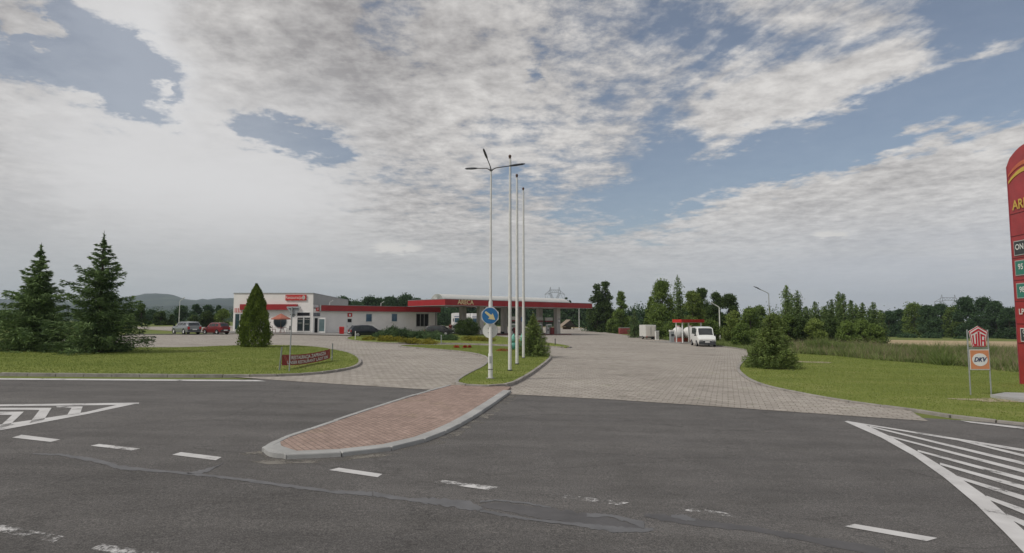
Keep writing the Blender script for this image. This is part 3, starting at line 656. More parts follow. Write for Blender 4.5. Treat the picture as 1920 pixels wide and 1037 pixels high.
def deciduous(name, label, cat, loc, h, r, kind='round', leaf='mid', n=5000, nb=16, size=.32, base=.12, seed=1, group=None, trunk=True, aspect=.62, shell=.45):
    t = thing(name, label, cat, loc, random.uniform(0, 6.28), group); B = crown_blobs(h, r, h * base, nb, kind, seed)
    if trunk: tree_core(t, B, h * .82, .03 * h * .5 + .05)
    B2 = list(B)
    leaves_mesh('crown', blob_points(B2, int(n * 1.5), shell), size * .8, M_LEAF[leaf], t, aspect); return t
def poplar(name, label, cat, loc, h, r, n, seed, group=None, stems=4, size=.3, leaf='sap'):
    rg = np.random.default_rng(seed); t = thing(name, label, cat, loc, 0, group); mb = MB(); P = []
    for i in range(stems):
        hh = h * (1 if i == 0 else rg.uniform(.45, .96)); a = rg.uniform(0, 6.28); o = 0 if i == 0 else r * rg.uniform(.35, .8); x, y = o * math.cos(a), o * math.sin(a)
        mb.tube([(x * .3, y * .3, -.1), (x * .8, y * .8, hh * .4), (x, y, hh * .93)], [.07, .04, .01], 5)
        k_ = int(n * (.5 if i == 0 else .5 / (stems - 1))); z = 1 - rg.random(k_) ** .7; w = r * .62 * (1 - z) ** .42 * (.8 + .3 * np.sin(z * 17 + i * 2) ) + .09
        q = rg.normal(size=(k_, 2)) * w[:, None] * .75; f = .3 + .7 * np.minimum(1, z * 1.6)
        P.append(np.stack([x * f + q[:, 0], y * f + q[:, 1], z * hh + .05], 1))
    mb.build('trunk', M_BARK, t, smooth=60, flip=False); leaves_mesh('crown', np.concatenate(P), size, M_LEAF[leaf], t, .6); return t
def spruce(name, label, loc, h, r, n, leaf='spruce', bare=.10, seed=1, cat='spruce tree', tiers=26, dens=1.0, size=.22, power=.8, base=.02, group=None, up=.12, irr=.25):
    rg = np.random.default_rng(seed); t = thing(name, label, cat, loc, 0, group)
    mb = MB(); mb.tube([(0, 0, -.2), (0, 0, h * .5), (0, 0, h)], [.035 * h * .55 + .03, .018 * h * .5 + .02, .008], 8)
    P = []; D = []
    for i in range(tiers):
        f = i / (tiers - 1); z_ = h * (base + (1 - bare - base) * f ** .92); gap_ = h * .95 / tiers; z = z_; R = r * (1 - f) ** power + .05 * r
        nb = int(7 + 4 * (1 - f))
        for j in range(nb):
            z = z_ + rg.uniform(-.75, .75) * gap_ * (1 - f * .5); a = 2 * PI * (j + rg.uniform(-.4, .4)) / nb + i * 1.1; L = R * rg.uniform(1 - irr * 1.6, 1 + irr)
            rise = up * (1.5 * f - .3); tip = np.array([math.cos(a) * L, math.sin(a) * L, z + L * rise + rg.normal() * .05])
            mid = np.array([math.cos(a) * L * .55, math.sin(a) * L * .55, z + L * rise * .25 - .05 * L])
            o = np.array([0, 0, z]); mb.tube([o, mid, tip], [.012 + .012 * (1 - f) * h / 6, .010, .004], 4, cap=False)
            k_ = max(6, int(dens * n / (tiers * 9) * (L / r + .15) * (1 - .5 * f * f)))
            s = rg.random(k_) ** .7; s = np.clip(s, .06, 1)[:, None]
            pt = (1 - s) ** 2 * o + 2 * s * (1 - s) * mid + s ** 2 * tip
            side = np.array([-math.sin(a), math.cos(a), 0]); wd = (.30 * L * np.sin(np.clip(s, 0, 1) * PI * .9 + .25))
            lat = rg.normal(size=(k_, 1)) * .5 * wd; pt = pt + side * lat; pt[:, 2] -= np.abs(rg.normal(size=k_)) * (.13 + .05 * h / 7) * (.5 + L / r) * (1 - f * .6)
            P.append(pt); dd = np.tile(np.array([math.cos(a), math.sin(a), .05]), (k_, 1)) + side * np.sign(lat) * .7; D.append(dd)
    k_ = int(n * .16); fz_ = rg.random(k_) ** 1.5 * .72; an = rg.uniform(0, 2 * PI, k_); rr = (r * (1 - fz_) ** power) * rg.uniform(.15, .62, k_); P.append(np.stack([rr * np.cos(an), rr * np.sin(an), h * (base + .01 + (1 - bare - base) * fz_)], 1)); D.append(np.stack([np.cos(an), np.sin(an), np.full(k_, -.2)], 1))
    k_ = int(14 * h); pt = np.zeros((k_, 3)); pt[:, 2] = rg.uniform(h * (1 - bare * 2), h * .97, k_); pt[:, :2] += rg.normal(size=(k_, 2)) * .03; P.append(pt); D.append(np.tile(np.array([0, 0, 1.]), (k_, 1)) + rg.normal(size=(k_, 3)) * .5)
    mb.build('trunk', M_BARK, t, smooth=60, flip=False)
    leaves_mesh('crown', np.concatenate(P), size, M_LEAF[leaf], t, .20, .15, np.concatenate(D), .45); return t
def mound(name, label, cat, loc, rx, ry, h, leaf, n, size=.14, seed=1, group=None, lobes=7, stems=True, rz=0):
    rg = np.random.default_rng(seed); t = thing(name, label, cat, loc, rz, group); B = []
    for i in range(lobes):
        a = rg.uniform(0, 2 * PI); q = rg.uniform(.0, .62); s = rg.uniform(.38, .6); hh = h * rg.uniform(.45, .62) * (1 - .3 * q)
        B.append((rx * q * math.cos(a), ry * q * math.sin(a), hh * .55, rx * s, ry * s, hh))
    m = MB()
    for b in B: m.tube([(b[0] * .3, b[1] * .3, -.05), (b[0] * .8, b[1] * .8, b[2])], [.03, .01], 5)
    m.build('stems', M_BARK, t)
    P = blob_points(B, n, .6); P = P[P[:, 2] > .01]; leaves_mesh('foliage', P, size, M_LEAF[leaf], t, .35, -.35); return t
# ------------------------------------------------------------------ trees in front
def base(px, py, h=.0): return G(px, py, h)
S1 = spruce('spruce_tree', 'tall dark spruce with narrow leader standing on the lawn at the far left edge', base(66, 657, .1), 6.55, 2.7, 50000, seed=3, tiers=21, power=1.05, irr=.38, bare=.09, size=.25, up=.2)
S2 = spruce('spruce_tree', 'tallest dark spruce with open spreading top boughs, right one of the pair', base(184, 661, .1), 7.25, 2.25, 40000, seed=8, tiers=19, power=.66, irr=.42, bare=.10, size=.24, up=.2)
spruce('spruce_tree', 'small bushy cone shaped spruce just behind the three flagpoles', base(1000, 668, .1), 3.1, 1.25, 24000, 'spruce2', seed=5, tiers=26, power=.85, irr=.12, bare=.1, size=.13, dens=1.2)
spruce('spruce_tree', 'wide bushy young spruce on the right lawn beside the paved entrance', base(1447, 690, .05), 3.6, 1.62, 32000, 'spruce2', seed=11, tiers=26, power=.86, irr=.17, bare=.17, size=.16, dens=1.2)
# egg-shaped thuja
def thuja(loc, h, r, n, label):
    t = thing('thuja', label, 'thuja', loc)
    d = RNG.normal(size=(n, 3)); d /= np.linalg.norm(d, axis=1)[:, None]
    z = RNG.random(n) ** .85; prof = np.interp(z, [0, .05, .15, .3, .45, .62, .8, .92, 1], [.74, .93, 1, .95, .82, .64, .44, .24, .03])
    a = RNG.uniform(0, 2 * PI, n); lump = 1 + .09 * np.sin(a * 5 + z * 7) + .07 * np.sin(a * 9 - z * 21) + RNG.normal(size=n) * .085 + .05 * np.sin(z * 37 + a * 3)
    rr = r * prof * lump * RNG.uniform(.72, 1.02, n) ** .6
    P = np.stack([rr * np.cos(a), rr * np.sin(a), z * h * (1 + .02 * np.sin(a * 3))], 1)
    D = np.stack([np.cos(a) * .5, np.sin(a) * .5, np.full(n, 1.0)], 1)
    MB().tube([(0, 0, -.1), (0, 0, h * .85)], [.09, .02], 7).build('trunk', M_BARK, t, smooth=60)
    leaves_mesh('crown', P, .15, M_LEAF['thuja'], t, .4, 0, D, .3); return t
thuja(base(477, 650.5, .1), 4.65, 1.06, 24000, 'egg shaped yellow green thuja at the back edge of the left lawn')
# round clipped bush
t = thing('round_bush', 'round dark clipped bush in front of the station canopy', 'bush', at(875, 86.5, .1))
MB().tube([(0, 0, -.1), (0, 0, 1)], [.1, .05], 7).build('stems', M_BARK, t)
P = blob_points([(0, 0, 1.05, 1.68, 1.5, 1.30)], 11000, .8); P = P[P[:, 2] > 0]; leaves_mesh('foliage', P, .16, M_LEAF['dark'], t, .5)
# shrubs on the bed
gr = 'low junipers on the shrub bed'
for i, (px, y, rx, ry, h, nn_) in enumerate([(715, 70, 1.3, 1.6, .95, 3500), (733, 68.5, 1.5, 1.6, 1.75, 5500), (758, 70, 1.9, 1.8, 1.35, 6000), (786, 70, 1.9, 1.8, 1.25, 6000), (815, 68, 1.6, 1.6, 1.15, 5000), (842, 65.5, 1.5, 1.3, .75, 4000)]):
    mound('juniper', ['dark green juniper beside the dark blue car, leftmost of its row', 'tallest dark green juniper of the row, second from the left', 'broad dark green juniper below the second small window', 'broad dark green juniper left of the large dark window',
          'dark green juniper below the downpipe end of the long building', 'low dark green juniper at the right end of its row'][i], 'juniper', at(px, y, .1), rx, ry, h, 'junip', nn_, .17, i + 20, gr)
for i, (px, y, rx, ry, h, nn_) in enumerate([(692, 61.5, .95, .8, .55, 2400), (722, 59, 1.35, 1.1, .72, 3600), (745, 59.5, 1.0, .9, .6, 2600), (775, 56, 1.5, 1.0, .6, 3200), (800, 55, 1.2, 1.0, .62, 3000)]):
    mound('golden_juniper', ['small yellow shrub at the left tip of the bed by the dark blue car', 'bright yellow green shrub, largest and brightest of the low ones', 'yellow shrub at the middle of the low front row', 'olive yellow low shrub right of the middle of the front row',
          'olive yellow low shrub at the right end of the front row'][i], 'shrub', at(px, y, .1), rx, ry, h, 'yellow', nn_, .13, i + 40, 'yellow shrubs along the bed front')
mound('golden_juniper', 'yellow topped low shrub in front of the round clipped bush', 'shrub', at(886, 65, .1), 1.25, .9, .75, 'yellow', 3000, .13, 61, 'yellow shrubs by the round bush')
mound('golden_juniper', 'yellow topped low shrub left of the back of the round sign', 'shrub', at(912, 65, .1), 1.35, .9, .65, 'yellow', 3000, .13, 62, 'yellow shrubs by the round bush')
for i, (px, py, rx, ry, h) in enumerate([(857, 652.6, .45, .3, .3), (872, 652.8, .32, .25, .32), (881, 652.5, .26, .22, .32), (946, 659, .85, .35, .28)]):
    mound('flower_clump', ['leftmost clump of red flowers on the flagpole island', 'middle clump of red flowers on the flagpole island', 'right small clump of red flowers on the flagpole island', 'long patch of orange red flowers by the flagpoles'][i], 'flowers', base(px, py, .1), rx, ry, h, 'red', 500, .08, 70 + i, 'red flowers on the flagpole island', 4)
# ------------------------------------------------------------------ background trees
def bt(px, d, ptop, rpx, label, kind='round', leaf='mid', n=5000, nb=16, seed=1, name='deciduous_tree', cat='tree', group=None, size=None, base_=.1, sub=0, shell=.45):
    p = at(px, d); h = zat(ptop, d) - p.z; r = rpx / F * d
    if 'poplar' in name: return poplar(name, label, cat, p, h, r * 1.35, int(n * 1.7), seed, group, size=size or d * .0028, stems=5 if rpx < 9 else 7)
    return deciduous(name, label, cat, p, h, r, kind, leaf, n, nb, size or d * .0030, base_, seed, group, shell=shell)
g1 = 'trees along the right edge of the forecourt'
bt(1120, 140, 533, 21, 'tall dark tree at the right end of the red canopy, left of two close peaks', 'cone', 'dark', 7000, 26, 1, group=g1, base_=.03)
bt(1136, 141, 527, 20, 'tall dark tree right of the canopy end, right of two close peaks', 'cone', 'dark', 7500, 28, 2, group=g1, base_=.03)
bt(1165, 136, 546, 18, 'dark pointed tree between the canopy end and the red box', 'cone', 'mid', 5500, 22, 3, group=g1, base_=.03)
bt(1108, 150, 580, 12, 'low tree below the right end of the red canopy', 'round', 'dark', 2500, 12, 4, group=g1)
bt(1150, 128, 596, 14, 'low bush under the pointed tree beside the small street lamp', 'round', 'mid', 2200, 10, 5, 'bush', 'bush')
spruce('spruce_tree', 'small dark spruce beside the white box trailer', at(1190, 96), zat(574, 96) - at(1190, 96).z, 1.35, 5000, 'spruce', seed=21, tiers=18, size=.28, bare=.14)
g2 = 'trees behind the gas tanks'
bt(1243, 92, 526, 24, 'tall drooping tree with a broad top behind the white trailer', 'round', 'mid', 11000, 30, 6, group=g2, base_=.02)
bt(1222, 95, 556, 16, 'lower left shoulder tree beside the tall drooping tree', 'cone', 'mid', 5000, 18, 7, group=g2, base_=.02)
bt(1273, 99, 516, 10, 'thin loose poplar rising highest above the gas tanks', 'column', 'sap', 2600, 20, 8, 'poplar', 'poplar', group=g2, shell=.2, base_=.1)
bt(1300, 92, 546, 23, 'light green broad tree behind the red roofed gas tanks', 'round', 'light', 9000, 24, 9, group=g2, base_=.03)
bt(1318, 105, 540, 17, 'dark tree peeking behind the light green tree', 'round', 'dark', 5000, 20, 10, group=g2, base_=.05)
bt(1345, 100, 548, 22, 'dark broad tree behind the white van', 'round', 'dark', 8000, 24, 11, group=g2, base_=.05)
bt(1369, 98, 551, 19, 'dark rounded tree right of the curved street lamp', 'round', 'dark', 7000, 22, 12, group=g2, base_=.05)
bt(1265, 84, 600, 26, 'low bush behind the gas dispenser', 'round', 'mid', 5000, 14, 13, 'bush', 'bush', base_=0)
g3 = 'bushes between the van and the right spruce'
for i, (px, d, tp, rp, lf) in enumerate([(1378, 76, 584, 24, 'light'), (1408, 74, 577, 22, 'mid'), (1425, 88, 574, 15, 'sap'), (1452, 72, 588, 26, 'light'), (1392, 66, 606, 20, 'mid'), (1330, 78, 600, 22, 'mid'), (1480, 78, 590, 20, 'mid')]):
    bt(px, d, tp, rp, ['pale green tall bush right of the curved street lamp', 'green tall bush halfway between the van and the right spruce', 'thin topped bush with bare twigs left of the right spruce', 'pale bush directly behind the right spruce', 'low bush at the verge right of the white van',
        'dark green bush behind the roof of the white van', 'green bush at the right shoulder of the right spruce'][i], 'round', lf, 5500, 14, 30 + i, 'bush', 'bush', g3, base_=0)
g4 = 'row of saplings behind the tall grass'
SAP = [(1478, 535, 10), (1498, 545, 9), (1487, 552, 11), (1514, 575, 9), (1531, 566, 9), (1548, 574, 10), (1562, 562, 8), (1576, 547, 8), (1584, 551, 9), (1599, 563, 8), (1609, 573, 6), (1620, 568, 6), (1633, 580, 7), (1641, 567, 8), (1654, 582, 7)]
ords = ['first', 'second', 'third', 'fourth', 'fifth', 'sixth', 'seventh', 'eighth', 'ninth', 'tenth', 'eleventh', 'twelfth', 'thirteenth', 'fourteenth', 'fifteenth']
for i, (px, tp, rp) in enumerate(sorted(SAP)):
    lab = 'tallest slender poplar sapling just right of the right spruce' if tp == 535 else 'slender poplar sapling, %s from the left of its row above the tall grass' % ords[i]
    bt(px, 80 + (i * 7) % 9, tp, rp, lab, 'column', 'sap', 2600, 22, 50 + i, 'poplar_sapling', 'poplar', g4, base_=.04, shell=.35)
g5 = 'bushes under the sapling row'
for i, (px, d, tp, rp, lf) in enumerate([(1500, 78, 596, 20, 'dark'), (1530, 76, 598, 20, 'light'), (1560, 78, 596, 22, 'dark'), (1590, 75, 602, 22, 'mid'), (1618, 78, 600, 18, 'mid'), (1640, 77, 608, 17, 'mid')]):
    bt(px, d, tp, rp, 'dense rounded bush under the saplings, %s from the left' % ords[i], 'round', lf, 5000, 14, 80 + i, 'bush', 'bush', g5, base_=0)
g6 = 'far wood above the pale field on the right'
WOOD = [(1668, 583, 16), (1690, 580, 17), (1716, 569, 22), (1742, 572, 20), (1766, 569, 19), (1790, 575, 18), (1815, 558, 22), (1846, 558, 24), (1870, 564, 20), (1894, 577, 18), (1915, 574, 18), (1945, 572, 20)]
for i, (px, tp, rp) in enumerate(WOOD):
    d = 160 + (i * 37) % 22
    bt(px, d, tp, rp, 'large dark green tree of the far wood behind the pale field, %s from the left' % ords[i], 'round', ['wood', 'wood', 'mid'][i % 3] if i in (2, 5) else 'wood', 6500, 22, 100 + i, 'oak_tree', 'tree', g6, base_=0)
for i, (px, tp, rp) in enumerate([(1700, 626, 18), (1745, 625, 20), (1800, 633, 16)]):
    bt(px, 150, tp, rp, ['low round bush at the wood edge, left one', 'low round bush at the wood edge, middle one', 'low round bush at the wood edge behind the octagonal card sign'][i].replace('octagonal card', 'fuel card'), 'round', 'wood', 1800, 9, 120 + i, 'bush', 'bush', 'bushes on the edge of the far wood', base_=0)
g7 = 'trees behind the long low building'
for i, (px, tp, rp, d) in enumerate([(642, 558, 20, 165), (668, 566, 22, 172), (692, 556, 20, 176), (709, 559, 20, 182), (731, 556, 22, 178), (760, 552, 25, 180), (783, 559, 20, 184), (803, 566, 18, 180)]):
    bt(px, d, tp, rp, 'dark leafy tree above the flat roof of the long building, %s from the left' % ords[i], 'round', 'wood', 8000, 22, 140 + i, group=g7, base_=.0, size=.55)
g8 = 'dark trees seen under the canopy'
for i, px in enumerate(range(826, 1110, 19)):
    bt(px, 236 + (i * 31) % 16, 566 + (i * 5) % 7 if px < 1060 else 572, 15, 'dark tree seen below the red canopy, %s from the left' % (ords + ['sixteenth'])[i], 'round', 'wood', 3200, 14, 160 + i, group=g8, base_=0, size=.9)
bt(1062, 248, 557, 5, 'small round tree top showing over the end of the canopy vault', 'round', 'wood', 600, 8, 188, base_=.3, size=.8)
bt(1068, 250, 563, 7, 'small tree top right beside the canopy vault end', 'round', 'wood', 700, 8, 189, base_=.3, size=.8)
g9 = 'trees left of the restaurant'
for i, (px, base_d, tp, rp, kd, lf) in enumerate([(264, 118, 570, 13, 'cone', 'dark'), (301, 122, 584, 13, 'round', 'dark'), (322, 124, 590, 8, 'cone', 'dark'), (340, 175, 572, 13, 'round', 'wood'), (367, 165, 571, 11, 'round', 'wood'), (388, 168, 572, 13, 'round', 'wood'), (409, 166, 573, 9, 'round', 'wood'),
                     (362, 110, 592, 11, 'round', 'dark'), (388, 112, 584, 13, 'round', 'dark'), (417, 113, 580, 15, 'round', 'mid'), (283, 170, 580, 14, 'round', 'wood'), (240, 120, 588, 12, 'round', 'mid'), (225, 150, 582, 12, 'round', 'wood')]):
    bt(px, base_d, tp, rp, ['dark pine on the grass strip left of the grey parked car', 'low dark bushy pine left of the grey parked car', 'small dark pine directly above the grey parked car', 'hazy tree behind the thin left street lamp', 'tall hazy tree above the gap between the parked cars', 'tall hazy tree above the red parked car',
        'hazy tree left of the restaurant corner, behind the pine', 'low pine behind the gap of the parked cars', 'dark pine behind the red parked car', 'leaning pine next to the restaurant corner', 'hazy tree beyond the dark pines on the left', 'green bush beside the right bough of the tall spruce', 'hazy tree seen between spruce and dark pine'][i],
        kd, lf, 3000, 14, 200 + i, 'tree', 'tree', g9, base_=.0)
# distant woods as masses
def wood(name, x0, x1, d, h, n, m, seed):
    rg = np.random.default_rng(seed); B = []
    x = x0
    while x < x1:
        q = rg.uniform(.5, 1.1) * h; B.append((x, d + rg.uniform(-8, 8), gz(x) + q * .35, h * rg.uniform(.7, 1.2), h * .6, q * .65)); x += h * .55
    tag(leaves_mesh(name, blob_points(B, int(n * 2.4), .5), .06 * h, m, None, .7), kind='stuff')
wood('distant_wood', -420, -105, 330, 8, 26000, M_LEAF['wood'], 1); wood('distant_wood_far', -900, -60, 620, 12, 26000, M_LEAF['wood'], 2)
wood('wood_behind_building', -62, -22, 200, 8, 12000, M_LEAF['wood'], 9)
wood('wood_back', 95, 260, 215, 9, 15000, M_LEAF['wood'], 4); wood('wood_right', 5, 40, 262, 9, 9000, M_LEAF['wood'], 5)
wood('wood_middle', 24, 48, 150, 7.2, 20000, M_LEAF['wood'], 6)
# ------------------------------------------------------------------ grass
def inside(P, poly):
    x, y = P[:, 0], P[:, 1]; r = np.zeros(len(P), bool); n = len(poly)
    for i in range(n):
        x1, y1, x2, y2 = poly[i][0], poly[i][1], poly[i - 1][0], poly[i - 1][1]
        with np.errstate(divide='ignore', invalid='ignore'):
            c = ((y1 > y) != (y2 > y)) & (x < (x2 - x1) * (y - y1) / (y2 - y1 + 1e-12) + x1)
        r ^= c
    return r
def blades(name, poly, n, h, w, m, z0, lean=.3, ymax=None):
    P = np.array([(p[0], p[1]) for p in poly]); lo, hi = P.min(0), P.max(0)
    if ymax: hi[1] = min(hi[1], ymax)
    Q = RNG.uniform(lo, hi, (n * 3, 2)); Q = Q[inside(Q, P)][:n]; n = len(Q)
    z = -.02 * np.clip(Q[:, 0], XL, XR) + z0; a = RNG.uniform(0, 2 * PI, n); hh = h * RNG.uniform(.4, 1.25, n) * (1 + lean * (.8 * np.sin(Q[:, 0] * .55 + 1.3 * np.sin(Q[:, 1] * .31)) * np.cos(Q[:, 1] * .47 + Q[:, 0] * .2) + .5 * np.sin(Q[:, 0] * 1.7 + Q[:, 1])) if h > .3 else 1)
    b1 = np.stack([Q[:, 0] - np.cos(a) * w / 2, Q[:, 1] - np.sin(a) * w / 2, z - .01], 1); b2 = np.stack([Q[:, 0] + np.cos(a) * w / 2, Q[:, 1] + np.sin(a) * w / 2, z - .01], 1)
    tp = np.stack([Q[:, 0] + RNG.normal(size=n) * hh * lean, Q[:, 1] + RNG.normal(size=n) * hh * lean, z + hh], 1)
    V = np.stack([b1, b2, tp], 1).reshape(-1, 3); me = bpy.data.meshes.new(name); me.vertices.add(3 * n); me.vertices.foreach_set('co', V.astype(np.float32).ravel())
    me.loops.add(3 * n); me.loops.foreach_set('vertex_index', np.arange(3 * n, dtype=np.int32)); me.polygons.add(n); me.polygons.foreach_set('loop_start', np.arange(0, 3 * n, 3, dtype=np.int32))
    me.materials.append(m); me.update(calc_edges=True); o = bpy.data.objects.new(name, me); C.objects.link(o); return tag(o, kind='stuff')
blades('grass_left_lawn', LAWN_L, 70000, .045, .03, M_LEAF['grass'], .11)
blades('grass_island', LAWN_B, 26000, .045, .03, M_LEAF['grass'], .12); blades('grass_shrub_bed', LAWN_A, 16000, .06, .05, M_LEAF['grass'], .12)
blades('grass_right_lawn', LAWN_R, 80000, .045, .03, M_LEAF['grass'], .05)
tg = pxs([(1488, 664), (1560, 668), (1650, 677), (1800, 688), (1905, 700), (2040, 712), (2140, 690), (2050, 674), (1905, 665), (1780, 661), (1650, 657), (1540, 655), (1470, 655), (1440, 658)])
blades('tall_grass', tg, 90000, .62, .06, M_LEAF['tall'], 0, .55); blades('tall_grass_seed_heads', tg, 15000, .95, .03, M_LEAF['seed'], 0, .4)
M_WEED = leafmat('blade_weed', (.08, .13, .03), (.20, .26, .08), .3)
for i, (a, b) in enumerate([((1560, 662), (1640, 669)), ((1650, 660), (1740, 668)), ((1700, 670), (1800, 685)), ((1790, 668), (1880, 680)), ((1510, 658), (1560, 664))]):
    (x0, y0), (x1, y1) = a, b; blades('tall_weeds', smooth_line(pxs([(x0, y0), ((x0 + x1) / 2, y1), (x1, y1), ((x0 + x1) / 2 + 20, y0)]), 4, True), 5000, .85, .07, M_WEED, 0, .45)
vg = pxs([(1405, 668), (1470, 664), (1500, 652), (1440, 645), (1380, 640), (1300, 633), (1240, 630), (1240, 637), (1300, 644), (1360, 650.5), (1402, 657)])
blades('verge_grass', vg, 26000, .42, .05, M_LEAF['tall'], 0, .3)
# ------------------------------------------------------------------ restaurant
PC = Vector((-28.45, 84.0, 0)); FD = Vector((1, 0, 0)); SDIR = Vector((-.105, .9945, 0)); LD = Vector((.737, .676, 0)).normalized(); LN = Vector((.676, -.737, 0)).normalized()
UP = Vector((0, 0, 1)); M_AWN = None
def fr(px, py): t_, z = on(px, py, PC, FD); return PC.x + t_, z
def wallbox(mb, P, D, N, t0, t1, z0, z1, n0, n1, mi=0):
    """box on a wall plane: t along D, n along the outward normal N"""
    q = [P + D * t0 + N * n0, P + D * t1 + N * n0, P + D * t1 + N * n1, P + D * t0 + N * n1]
    mb.add([(p.x, p.y, z0) for p in q] + [(p.x, p.y, z1) for p in q], [(3, 2, 1, 0), (4, 5, 6, 7), (0, 1, 5, 4), (1, 2, 6, 5), (2, 3, 7, 6), (3, 0, 4, 7)], mi); return mb
FN = Vector((0, -1, 0))
def ft(px, py=600): t_, z = on(px, py, PC, FD); return t_
def fz(py, px=520): return on(px, py, PC, FD)[1]
rest = thing('restaurant', 'white flat roofed restaurant building with red band and round window', 'restaurant', (PC.x, PC.y, gz(PC.x)))
RL = (rest.location.x, rest.location.y, rest.location.z)
def rb(mb, name, m, parent=None, **kw): return mb.build(name, m, parent or rest, off=RL, **kw)
tL = ft(437); zt = fz(550.2); A_ = PC + FD * tL; B_ = PC.copy(); C_ = PC + SDIR * 29; D_ = A_ + SDIR * 29
mb = MB(); q = [A_, B_, C_, D_]; z0 = .2; zr = zt
mb.add([(p.x, p.y, z0) for p in q] + [(p.x, p.y, zt) for p in q], [(0, 1, 5, 4), (1, 2, 6, 5), (2, 3, 7, 6), (3, 0, 4, 7), (4, 5, 6, 7)]); rb(mb, 'wall', M_WALL)
mb = MB(); SN = Vector((SDIR.y, -SDIR.x, 0))
for P_, Dd, Nn, L in ((A_, FD, FN, -tL), (B_, SDIR, SN, 29)):
    wallbox(mb, P_, Dd, Nn, -.08, L + .08, zt - .02, zt + .08, -.3, .08)
rb(mb, 'roof_edge', M_GALV)
# horizontal cladding lines on the side wall
mb = MB(); zz1 = fz(555)
wallbox(mb, B_, SDIR, SN, .05, 28.9, 4.7, zt - .03, .002, .03); rb(mb, 'side_cladding', M_WALLG)
mb = MB(); wallbox(mb, PC, FD, FN, ft(452), ft(557.8), fz(581), fz(570.6), .0, .55); rb(mb, 'red_band', M_RFAS)
mb = MB(); wallbox(mb, PC, FD, FN, ft(452) + .02, ft(557.8) - .02, fz(582), fz(581) - .004, .0, .5); rb(mb, 'band_soffit', M_GALV)
# sign
so = mb = MB(); wallbox(mb, PC, FD, FN, ft(534.8), ft(573.7), fz(563.3), fz(553), .02, .16); sg = rb(mb, 'sign_board', M_BRED)
mb = MB(); c_ = PC + FD * ((ft(534.8) + ft(566)) / 2) + FN * .165; mb.text('Restauracja', .62, (c_.x, c_.y, fz(558)), FD, UP, sx=.80); rb(mb, 'lettering', mat('sign_pink', (.70, .45, .42), .6), sg)
mb = MB(); c_ = PC + FD * ft(569) + FN * .165; mb.prism([(c_.x + .22 * math.cos(a) * 1.1, c_.y, fz(558) + .32 * math.sin(a)) for a in np.linspace(0, 2 * PI, 9)[:-1]], (0, -.02, 0)); rb(mb, 'emblem', mat('emblem_grey', (.45, .42, .38), .6, .5, 8), sg)
# left glass front with striped blind box
def window(parent, P, D, N, px0, px1, py0, py1, glass, frame=M_WHITE, fw=.09, out=.05, name='window', mull=(), sill=False, rails=()):
    t0, zz0 = on(px0, py1, P, D); t1, _ = on(px1, py1, P, D); pm = (px0 + px1) / 2; z0_ = on(pm, py1, P, D)[1]; z1_ = on(pm, py0, P, D)[1]
    mb = MB(); wallbox(mb, P, D, N, t0, t1, z0_, z1_, -.02, .012); w_ = rb(mb, name, glass, parent)
    mb = MB(); wallbox(mb, P, D, N, t0 - fw, t0, z0_ - fw, z1_ + fw, -.01, out); wallbox(mb, P, D, N, t1, t1 + fw, z0_ - fw, z1_ + fw, -.01, out)
    wallbox(mb, P, D, N, t0, t1, z1_, z1_ + fw, -.01, out); wallbox(mb, P, D, N, t0, t1, z0_ - fw, z0_, -.01, out)
    for f in mull: tm = t0 + (t1 - t0) * f; wallbox(mb, P, D, N, tm - fw / 2, tm + fw / 2, z0_, z1_, .013, out - .004)
    for f in rails: zm = z0_ + (z1_ - z0_) * f; wallbox(mb, P, D, N, t0, t1, zm - fw / 2, zm + fw / 2, .013, out - .002)
    rb(mb, 'frame', frame, w_)
    if sill: mb = MB(); wallbox(mb, P, D, N, t0 - .15, t1 + .15, z0_ - fw - .06, z0_ - fw, 0, .16); rb(mb, 'sill', M_WHITE, w_)
    return w_
window(rest, PC, FD, FN, 440.5, 480, 588.8, 617.5, glassmat('green_glass', (.015, .045, .05)), mull=(.22, .45, .7), name='glass_front')
mb = MB(); t0, t1 = ft(440), ft(480); n = 26
for i in range(n): wallbox(mb, PC, FD, FN, t0 + (t1 - t0) * i / n, t0 + (t1 - t0) * (i + 1) / n, fz(586), fz(577.8), 0, .10 if i % 2 else .098, i % 2)
rb(mb, 'striped_blind', [M_BRED, M_WHITE])
# round window
cx_, cz_ = PC.x + ft(525.3, 603), fz(603, 525); rr_ = .93
mb = MB(); mb.prism([(cx_ + rr_ * math.cos(a), PC.y + .02, cz_ + rr_ * math.sin(a)) for a in np.linspace(0, 2 * PI, 41)[:-1]], (0, -.035, 0)); wr = rb(mb, 'round_window', M_GLASS)
mb = MB(); mb.tube([(cx_ + rr_ * math.cos(a), PC.y - .02, cz_ + rr_ * math.sin(a)) for a in np.linspace(0, 2 * PI, 41)], .05, 6, cap=False); rb(mb, 'frame', M_WALLG, wr)
# doors
window(rest, PC, FD, FN, 557.2, 581, 586.2, 592.4, M_DARK, name='transom_window')
for a_, b_2, wd in ((557.2, 568.0, 1), (570.0, 581, 2)):
    d_ = window(rest, PC, FD, FN, a_, b_2, 595.5, 620.6, M_GLASS, name='door')
    mb = MB(); c_ = PC + FD * ((ft(a_) + ft(b_2)) / 2) + FN * .02; mb.text('Restauracja', .20, (c_.x, c_.y, fz(598.5)), FD, UP, sx=.85); rb(mb, 'lettering', mat('pale_letters', (.42, .42, .38), .6), d_)
    for j, w in enumerate((.26, .16, .30)): pass
    mb = MB(); zz3 = fz(604 + wd * 2); wallbox(mb, c_ - FD * 0, FD, FN, -.28, .28, zz3, zz3 + .05, 0, .005); rb(mb, 'pale_stripe', MATS['pale_letters'], d_)
